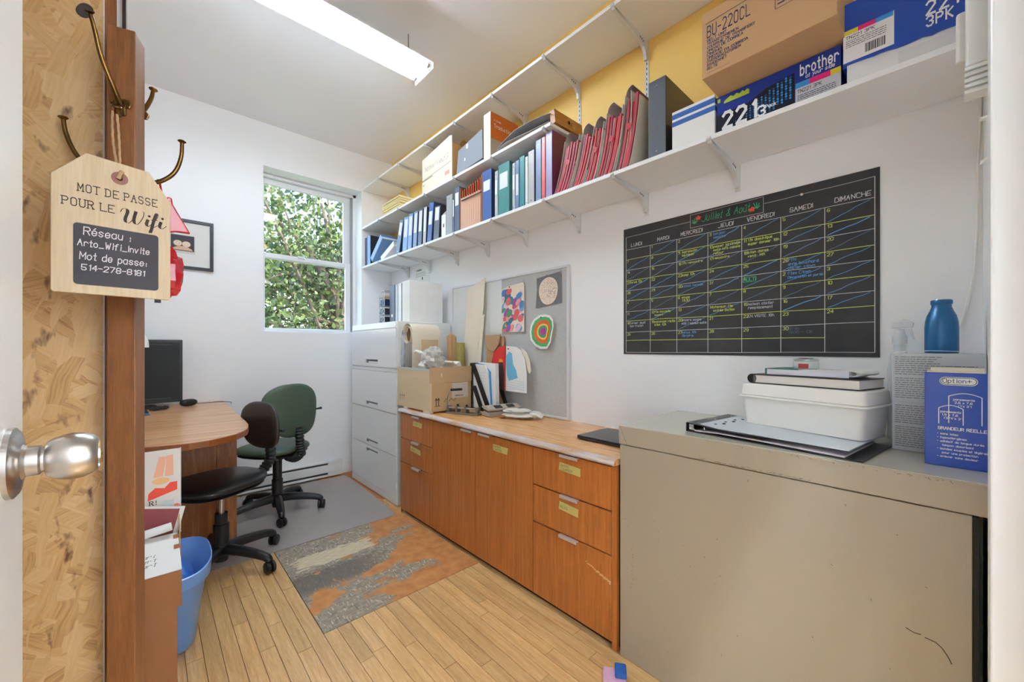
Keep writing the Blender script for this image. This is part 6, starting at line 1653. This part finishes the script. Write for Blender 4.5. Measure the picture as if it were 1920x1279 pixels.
# ------------------------------------------------------------------ office chairs
def chair(label, loc, rz, seat_m, back_m, seat_z, back, seat_dims, arm_rot, loops):
    t = thing('office_chair', label, 'chair', (loc[0], loc[1], 0.0034), (0, 0, rz), 'office chairs at the desk')
    cov = 0.38 if loops else 0.30
    # five-star base
    for k in range(5):
        a = arm_rot + 2 * PI * k / 5
        d_ = Vector((math.cos(a), math.sin(a), 0))
        P_ = [d_ * 0.03 + Vector((0, 0, 0.105)), d_ * 0.12 + Vector((0, 0, 0.104)), d_ * 0.22 + Vector((0, 0, 0.092)), d_ * 0.275 + Vector((0, 0, 0.078)), d_ * 0.29 + Vector((0, 0, 0.06))]
        lg = MB().tube(curve_pts(P_, 4), [0.030 - 0.012 * i / 16 for i in range(17)], 10).build('leg', m_black, t, smooth=50)
        cz = d_ * 0.292; pr_ = Vector((-d_.y, d_.x, 0))
        ca = a + 0.7 + k
        q = MB()
        for s in (-1, 1):
            q.lathe([(0, -0.011), (0.022, -0.011), (0.0295, -0.006), (0.0295, 0.006), (0.022, 0.011), (0.0, 0.011)], (0, s * 0.0135, 0.0), 'y', 18)
        q.box(-0.012, 0.01, -0.003, 0.003, 0.0, 0.03)
        q.xf(Matrix.Translation((cz.x, cz.y, 0.0298)) @ Matrix.Rotation(ca, 4, 'Z')).build('caster', m_black, lg, smooth=40)
    MB().lathe([(0, 0.045), (0.032, 0.045), (0.036, 0.075), (0.042, 0.08), (0.042, 0.135), (0.036, 0.14), (0.0, 0.14)], (0, 0, 0), 'z', 20).build('hub', m_black, t, smooth=40)
    MB().lathe([(0.0, 0.14), (0.036, 0.14), (0.036, 0.24), (0.031, 0.245), (0.0, 0.245)], (0, 0, 0), 'z', 20).lathe([(0.0, 0.245), (0.03, 0.245), (0.03, cov), (0.0, cov)], (0, 0, 0), 'z', 20).build('column_cover', m_black, t, smooth=40)
    MB().lathe([(0, cov), (0.0145, cov), (0.0135, seat_z - 0.07), (0, seat_z - 0.07)], (0, 0, 0), 'z', 16).build('gas_lift', m_steel, t, smooth=40)
    MB().box(-0.06, 0.06, -0.1, 0.08, seat_z - 0.068, seat_z - 0.042).build('mechanism', m_black, t, bevel=0.006)
    a_, b_, th = seat_dims
    MB().pad(a_, b_, th, 2.7, shape=lambda x, y: (x * (1 + 0.12 * y / b_), y)).xf(Matrix.Translation((0, 0.02, seat_z))).build('seat', seat_m, t, smooth=70)
    MB().pad(a_ * 0.93, b_ * 0.93, 0.03, 2.7, shape=lambda x, y: (x * (1 + 0.12 * y / b_), y)).xf(Matrix.Translation((0, 0.02, seat_z - th * 0.42))).build('seat_shell', m_black, t, smooth=70)
    bw_, bh_, bz, by, tilt, shp = back
    R_ = Matrix.Translation((0, -by, bz)) @ Matrix.Rotation(tilt, 4, 'X') @ Matrix.Rotation(PI / 2, 4, 'X')
    MB().pad(bw_, bh_, 0.055, 2.6, bend=-0.7, shape=shp, seg=48).xf(R_).build('backrest', back_m, t, smooth=70)
    # ribbed bellows from under the seat to the backrest
    pth = curve_pts([(0, -0.10, seat_z - 0.055), (0, -0.17, seat_z - 0.06), (0, -0.225, seat_z - 0.02), (0, -by - 0.05, seat_z + 0.05), (0, -by - 0.042, bz - bh_ * 0.72)], 9)
    n = len(pth)
    MB().tube(pth, [0.031 if (i % 2) else 0.025 for i in range(n)], 14).build('bellows', m_black, t)
    MB().box(-0.025, 0.025, -by - 0.05, -by - 0.03, bz - bh_ * 0.9, bz - bh_ * 0.62).build('back_bracket', m_black, t, bevel=0.004)
    MB().tube([(0.05, 0.02, seat_z - 0.055), (0.16, 0.03, seat_z - 0.062), (0.2, 0.03, seat_z - 0.058)], [0.004, 0.004, 0.009], 8).build('lever', m_black, t, smooth=50)
    MB().tube([(0.02, -0.13, seat_z - 0.05), (0.085, -0.14, seat_z - 0.05)], 0.006, 8).lathe([(0, 0.083), (0.022, 0.083), (0.025, 0.088), (0.025, 0.1), (0.02, 0.106), (0, 0.106)], (0, -0.14, seat_z - 0.05), 'x', 10).build('tension_knob', m_black, t, smooth=30)
    MB().tube([(bw_ - 0.02, -by + 0.01, bz - 0.02), (bw_ + 0.03, -by + 0.01, bz - 0.02)], [0.006, 0.009], 8).tube([(-bw_ + 0.02, -by + 0.01, bz - 0.02), (-bw_ - 0.03, -by + 0.01, bz - 0.02)], [0.006, 0.009], 8).build('back_knobs', m_black, t, smooth=50)
    return t
m_green = M('green_leatherette', (64, 84, 64), 0.45, var=0.08, scale=10, bump=0.06, bscale=180)
m_greenb = M('green_upholstery', (58, 76, 58), 0.55, var=0.08, scale=10, bump=0.06, bscale=180)
m_brownblack = M('dark_brown_leatherette', (40, 33, 30), 0.42, var=0.15, scale=14, bump=0.08, bscale=160)
chair('dark green upholstered office chair in front of the baseboard heater', (0.69, 3.28), math.radians(27), m_green, m_greenb, 0.47,
      (0.215, 0.188, 0.752, 0.17, math.radians(-8), lambda x, y: (x * (1 + 0.10 * math.sin(y * 12)), y)), (0.22, 0.21, 0.075), 0.35, 1)
chair('black vinyl office chair tucked under the rounded desk end', (0.29, 2.65), math.radians(116), m_blackv, m_brownblack, 0.475,
      (0.158, 0.142, 0.735, 0.235, math.radians(-4), lambda x, y: (x * (1 + 0.04 * y / 0.2), y)), (0.21, 0.225, 0.07), 0.86, 0)

# ------------------------------------------------------------------ chair mat
mt = tag(MB().prism([(0.20, 2.652), (1.26, 2.652), (1.288, 2.66), (1.306, 2.682), (1.312, 2.72), (1.352, 3.3), (1.362, 3.70), (1.35, 3.80), (0.41, 3.80), (0.41, 2.935), (0.20, 2.935)], 'z', 0.0006, 0.0032).build(
    'chair_mat', M('grey_vinyl_mat', (178, 170, 165), 0.3, var=0.06, scale=4, alpha=0.82), None), 'translucent grey vinyl mat under the green chair', 'mat')

# ------------------------------------------------------------------ boxes, poster and bin at the left
bx = thing('carton_stack', 'brown carton standing on the floor beside the coat stand', 'carton', (0.067, 1.64, 0))
MB().box(-0.40, 0, 0, 0.28, 0.0, 0.384).build('carton', m_kraft_d, bx, bevel=0.002)
MB().box(0.0002, 0.002, 0.03, 0.06, 0.05, 0.12).build('slot_tape', m_slot, bx)
bx2 = thing('document_box', 'brown box with white lid flap and papers, on the floor carton', 'box', (0.077, 1.63, 0.3845))
MB().box(-0.42, 0, 0.0, 0.006, 0.0, 0.113).box(-0.42, 0, 0.284, 0.29, 0.0, 0.13).box(-0.006, 0.0, 0.006, 0.284, 0.0, 0.113).box(-0.42, -0.414, 0.006, 0.284, 0, 0.113).box(-0.414, -0.006, 0.006, 0.284, 0.0, 0.004).build('tray', m_kraft_d, bx2)
MB().prism([(0.0, 0.114), (0.225, 0.152), (0.225, 0.1555), (0.0, 0.1175)], 'x', -0.42, 0.0).build('white_flap', m_paper, bx2, bevel=0.0008)
q = MB()
for y in (0.12, 0.185): q.box(-0.014, 0.002, y, y + 0.022, 0.118 + 0.168 * y, 0.121 + 0.17 * y + 0.003)
q.build('flap_notches', m_kraft_d, bx2)
q = MB()
for i in range(3): ribbons(q, 'art', (-0.095, 0.05 + 0.025 * i, 0.1262 + 0.0042 * i), (0.97, 0.05, 0), (0, 1, 0.168), 0.018, 0.0016, 0.4, 0.3)
q.build('handwriting', m_ink, bx2)
t = thing('booklet', 'dark red booklet standing in the white-lidded box', 'booklet', (0.03, 1.862, 0.425), (math.radians(-6), 0, 0))
MB().box(-0.16, 0.02, 0.0, 0.006, 0.0, 0.205).build('pages', m_paper, t, rot=(0, math.radians(14), 0))
MB().box(-0.155, 0.006, -0.001, 0.0, 0.1, 0.197).build('red_cover', M('dark_red_cover', (126, 38, 44), 0.5), t, rot=(0, math.radians(14), 0))
t = thing('paper_roll', 'white rolled paper lying in the white-lidded box', 'paper roll', (-0.03, 1.842, 0.558))
MB().tube([(-0.15, 0, -0.02), (0.09, 0.0, 0.012)], 0.014, 14).build('roll', m_paper, t, smooth=50)
t = thing('folder', 'dark folder leaning at the back of the white-lidded box', 'folder', (-0.02, 1.895, 0.40))
MB().prism([(-0.2, 0.0), (0.08, 0.0), (0.085, 0.165), (0.06, 0.19), (-0.2, 0.14)], 'y', 0.0, 0.004).build('dark_sheet', VB['black'], t)
MB().prism([(0.05, 0.1), (0.088, 0.1), (0.088, 0.245), (0.055, 0.245)], 'y', 0.005, 0.007).build('pale_sheet', M('pale_mint_sheet', (206, 222, 222), 0.5), t)
t = thing('kraft_envelope', 'kraft envelope hanging over the box side by the bin', 'envelope', (0.0795, 1.78, 0.42))
MB().prism([(0.0, 0.0), (0.13, 0.02), (0.125, 0.19), (0.06, 0.15)], 'x', 0.0005, 0.003).build('sheet', m_kraft, t)
t = thing('poster_card', 'white card with orange shapes and lettering standing in the box', 'poster', (0.087, 1.9055, 0.52))
MB().box(-0.21, 0.0, 0.0, 0.003, 0.0, 0.31).build('card', M('poster_white', (232, 228, 224), 0.4), t)
MB().box(-0.001, 0.0012, -0.0006, 0.0036, 0.0, 0.312).build('clear_edge', M('acrylic_edge', (198, 214, 216), 0.1), t)
q = MB()
q.mat(0).prism([(-0.075, 0.215), (-0.05, 0.215), (-0.04, 0.285), (-0.06, 0.288)], 'y', -0.0008, -0.0002).prism([(-0.044, 0.215), (-0.02, 0.215), (-0.022, 0.29), (-0.04, 0.288)], 'y', -0.0008, -0.0002)
q.mat(1).prism(el(-0.055, 0.20, 0.024, 0.012, 14), 'y', -0.0009, -0.0003)
q.mat(2).prism([(-0.09, 0.135), (-0.01, 0.16), (-0.01, 0.19), (-0.03, 0.19), (-0.045, 0.172), (-0.07, 0.178), (-0.088, 0.16)], 'y', -0.0008, -0.0002)
q.mat(3).prism(el(-0.035, 0.072, 0.024, 0.018, 16), 'y', -0.0008, -0.0002).prism(el(-0.012, 0.09, 0.012, 0.02, 12), 'y', -0.0009, -0.0003)
q.mat(4).box(-0.078, -0.072, -0.0008, -0.0002, 0.055, 0.061)
q.mat(5); ribbons(q, 'R!', (-0.085, -0.0008, 0.118), RX, UZ, 0.014, 0.0024, serif=0.8)
q.build('printed_shapes', [M('peach_print', (238, 178, 148), 0.6), M('amber_print', (238, 190, 130), 0.6), M('vermilion_print', (222, 70, 44), 0.6), M('coral_print', (236, 128, 108), 0.6), M('blue_dot', (50, 90, 150), 0.6), m_ink], t)
bn = thing('waste_bin', 'translucent blue plastic waste bin on the floor by the boxes', 'bin', (0.062, 2.165, 0))
m_bin = M('blue_bin_plastic', (116, 164, 228), 0.28, coat=0.1)
def oval(a, b, z, n=40, lip=0.0, p=2.8):
    return [(math.copysign(abs(math.cos(t)) ** (2 / p), math.cos(t)) * a, math.copysign(abs(math.sin(t)) ** (2 / p), math.sin(t)) * b, z + lip * math.cos(2 * t)) for t in [2 * PI * k / n for k in range(n)]]
def shell(rings):
    q = MB(); n = len(rings[0]); vs = [p for r_ in rings for p in r_]
    fs = [(i * n + k, i * n + (k + 1) % n, (i + 1) * n + (k + 1) % n, (i + 1) * n + k) for i in range(len(rings) - 1) for k in range(n)]
    return q.add(vs, fs)
sh_ = shell([[(0, 0, 0.001)] * 40, oval(0.082, 0.145, 0.001), oval(0.086, 0.15, 0.008), oval(0.118, 0.19, 0.26), oval(0.122, 0.195, 0.265), oval(0.134, 0.212, 0.275), oval(0.138, 0.218, 0.325, lip=0.008), oval(0.134, 0.213, 0.328, lip=0.008),
             oval(0.128, 0.205, 0.285), oval(0.115, 0.186, 0.265), oval(0.082, 0.145, 0.006), [(0, 0, 0.006)] * 40])
sh_.build('bin_body', m_bin, bn, smooth=40)
MB().pad(0.05, 0.1, 0.06, 2.2).xf(Matrix.Translation((0.04, 0.05, 0.24)) @ Matrix.Rotation(0.9, 4, 'Y')).build('inner_tray', M('darker_blue_plastic', (72, 120, 198), 0.3), bn, smooth=60)

# something pink and blue on the floor by the beige cabinet
sp_ = thing('cleaning_sponge', 'pink and blue scouring sponge on the floor by the beige cabinet', 'sponge', (1.232, 0.800, 0), (0, 0, math.radians(35)))
MB().box(-0.035, 0.03, -0.04, 0.04, 0.0005, 0.028).build('pink_foam', M('pink_foam', (226, 176, 204), 0.9, var=0.12, scale=60, bump=0.5, bscale=200), sp_, bevel=0.004)
MB().box(-0.02, 0.03, -0.042, -0.002, 0.0285, 0.05).build('blue_pad', M('blue_pad', (34, 90, 168), 0.7), sp_, bevel=0.004)

# ------------------------------------------------------------------ fluorescent light
def tube_light(name, label, loc, length, power, mname):
    L_ = thing(name, label, 'ceiling light', loc)
    m_t = M(mname, (236, 253, 255), 0.4, emit=power)
    m_t.node_tree.nodes['Principled BSDF'].inputs['Emission Color'].default_value = (0.86, 0.99, 1.13, 1) if 'hall' not in mname else (0.82, 0.99, 1.18, 1)
    # local x along the fixture, origin on the ceiling side, x 0..length
    MB().box(0, length, -0.03, 0.03, -0.145, -0.105).build('housing', m_metalw, L_, bevel=0.003)
    MB().prism([(-0.109, -0.174), (-0.108, -0.176), (-0.032, -0.147), (0.032, -0.147), (0.108, -0.176), (0.109, -0.174), (0.033, -0.1455), (-0.033, -0.1455)], 'x', 0.0, length).build('reflector', m_trim, L_)
    for y in (-0.075, 0.075):
        MB().tube([(0.03, y, -0.185), (length - 0.03, y, -0.185)], 0.019, 18).build('tube', m_t, L_, smooth=50)
        MB().tube([(0.014, y, -0.185), (0.03, y, -0.185)], 0.0185, 16).tube([(length - 0.03, y, -0.185), (length - 0.014, y, -0.185)], 0.0185, 16).build('tube_cap', m_chrome, L_, smooth=50)
        MB().box(0.004, 0.014, y - 0.012, y + 0.012, -0.21, -0.15).box(length - 0.014, length - 0.004, y - 0.012, y + 0.012, -0.21, -0.15).build('lamp_holder', m_trim, L_, bevel=0.002)
    for x in (0.0, length - 0.004):
        MB().prism([(-0.11, -0.215), (0.11, -0.215), (0.11, -0.175), (0.04, -0.125), (-0.04, -0.125), (-0.11, -0.175)], 'x', x, x + 0.004).build('end_plate', m_trim, L_, bevel=0.001)
    for x in (0.12, length - 0.11):
        MB().tube([(x, 0, -0.105), (x, 0, -0.001)], 0.003, 6).lathe([(0, -0.105), (0.012, -0.105), (0.012, -0.09), (0, -0.09)], (x, 0, 0), 'z', 12).build('hanger', m_wire, L_)
    return L_
tube_light('fluorescent_light', 'twin-tube fluorescent light hanging from the ceiling', (0.03, 2.205, ZC), 1.245, TUBE_POWER, 'fluorescent_tube')
tube_light('fluorescent_light', 'added twin-tube fill light in the unseen hall outside the door', (-0.3, -0.45, ZC), 1.245, HALL_FILL_POWER, 'hall_fill_tube')  # lamp added out of view to fill the door end of the room

# ------------------------------------------------------------------ intercom, cable and hooks by the doorway
ic = thing('door_chime', 'white wall chime box with slits, high beside the door casing', 'chime', (0.985, YF, 0))
icz = 1.2
zt, zb_ = 2.14, 1.625
m_chime = M('chime_plastic', (216, 216, 212), 0.45)
MB().box(0, 0.03, 0.0005, 0.056, 1.66, 2.14).build('case', m_chime, ic, bevel=0.003)
q = MB()
for k in range(5): q.box(-0.002, 0.03, 0.001, 0.057, 1.614 + k * 0.0095, 1.6195 + k * 0.0095)
q.box(0.004, 0.028, 0.001, 0.052, 1.617, 1.6595).build('louvre', m_chime, ic)
MB().box(0.04, 0.055, 0.0005, 0.066, 1.69, 1.775).build('side_unit', m_chime, ic, bevel=0.004)
cbl = thing('wall_cable', 'white cable running down the corner beside the chalkboard', 'cable', (XR - 0.004, -0.07, 1.2))
MB().tube(curve_pts([(0, -0.006, 0.80), (0, -0.005, 0.70), (0, 0.0, 0.57), (0, 0.001, 0.41), (0, 0.007, 0.25), (0, 0.022, 0.135), (0, 0.038, 0.062)]), 0.0032, 8).build('cable', m_wp, cbl, smooth=60)
for z in (1.705, 1.62):
    hk = thing('wall_hook', 'upper small white hook beside the door casing' if z > 1.7 else 'lower small white hook beside the door casing', 'hook', (1.35, YF, z), group='small white hooks by the door')
    MB().box(0, 0.03, 0.0005, 0.004, -0.03, 0.012).build('plate', m_wp, hk, bevel=0.001)
    MB().prism([(0.004, 0.004), (0.026, 0.0 if z > 1.7 else -0.012), (0.026, 0.006 if z > 1.7 else -0.006), (0.004, 0.01)], 'x', 0.01, 0.02).build('prong', m_wp, hk, bevel=0.001)

# ------------------------------------------------------------------ trees outside the window
def leaf_mat(name, rgb):
    m = bpy.data.materials.new(name); m.use_nodes = True
    nt = m.node_tree; b = nt.nodes['Principled BSDF']; out = nt.nodes['Material Output']
    b.inputs['Base Color'].default_value = lin(rgb); b.inputs['Roughness'].default_value = 0.4
    tr = nt.nodes.new('ShaderNodeBsdfTranslucent'); c = lin(rgb); tr.inputs['Color'].default_value = (min(1, c[0] * 1.5), min(1, c[1] * 1.5), c[2], 1)
    mx = nt.nodes.new('ShaderNodeMixShader'); mx.inputs[0].default_value = 0.45
    nt.links.new(b.outputs[0], mx.inputs[1]); nt.links.new(tr.outputs[0], mx.inputs[2]); nt.links.new(mx.outputs[0], out.inputs[0])
    return m
LM = [leaf_mat('leaf_mid', (80, 98, 60)), leaf_mat('leaf_dark', (50, 68, 46)), leaf_mat('leaf_light', (122, 138, 88)), leaf_mat('leaf_rust', (124, 104, 76))]
m_bark = M('grey_bark', (96, 84, 74), 0.9, var=0.3, scale=12, bump=0.5)
def tree(label, base, seed, n, cen, ext, size):
    rs = random.Random(seed)
    t = thing('tree', label, 'tree', base)
    B = Vector(base)
    top = Vector(cen) - B
    MB().tube(curve_pts([(0, 0, -0.2), (0.05, 0.05, top.z * 0.4), (top.x * 0.5, top.y * 0.5, top.z * 0.8), tuple(top)]), [0.16 - 0.12 * i / 18 for i in range(19)], 10).build('trunk', m_bark, t, smooth=50)
    br = MB(); ends = []
    for k in range(16):
        s = Vector((top.x * 0.4, top.y * 0.4, top.z * rs.uniform(0.35, 0.95)))
        e = top + Vector((rs.uniform(-1, 1) * ext[0], rs.uniform(-1, 1) * ext[1], rs.uniform(-1, 1) * ext[2]))
        mdl = (s + e) / 2 + Vector((0, 0, 0.25))
        br.tube(curve_pts([tuple(s), tuple(mdl), tuple(e)], 5), [0.035 - 0.028 * i / 10 for i in range(11)], 6)
        ends += [mdl, e, (mdl + e) / 2]
    br.build('branches', m_bark, t, smooth=50)
    q = MB()
    for k in range(n):
        c = ends[rs.randrange(len(ends))]
        p = c + Vector((rs.gauss(0, 0.42), rs.gauss(0, 0.36), rs.gauss(0, 0.42)))
        l = size * rs.uniform(0.6, 1.25); w = l * rs.uniform(0.55, 0.8)
        a = Vector((rs.gauss(0, 1), rs.gauss(0, 1), rs.gauss(-0.6, 0.7))).normalized()
        b = a.cross(Vector((rs.gauss(0, 1), rs.gauss(0, 1), rs.gauss(0, 1)))).normalized()
        nn = a.cross(b)
        q.cur = rs.choices((0, 1, 2, 3), (5, 4, 3, 0.35))[0]
        q.add([p, p + a * l * 0.35 + b * w * 0.5 + nn * l * 0.06, p + a * l * 0.7 + b * w * 0.28, p + a * l, p + a * l * 0.7 - b * w * 0.28, p + a * l * 0.35 - b * w * 0.5 + nn * l * 0.06],
              [(0, 1, 2, 3), (0, 3, 4, 5)])
    f = q.build('foliage', LM, t); f['kind'] = 'stuff'
tree('leafy tree close outside the window', (2.4, 6.4, -0.6), 4, 8500, (1.7, 6.3, 2.7), (1.5, 0.7, 1.7), 0.085)
tree('paler tree standing farther behind the first outside the window', (2.6, 9.4, -0.6), 11, 9000, (2.8, 9.2, 3.3), (2.8, 1.0, 2.4), 0.12)
grd = struct(MB().box(-8, 14, YB + 0.31, 26, -0.75, -0.6).build('ground', M('garden_ground', (96, 112, 70), 0.9, var=0.3, scale=2)))
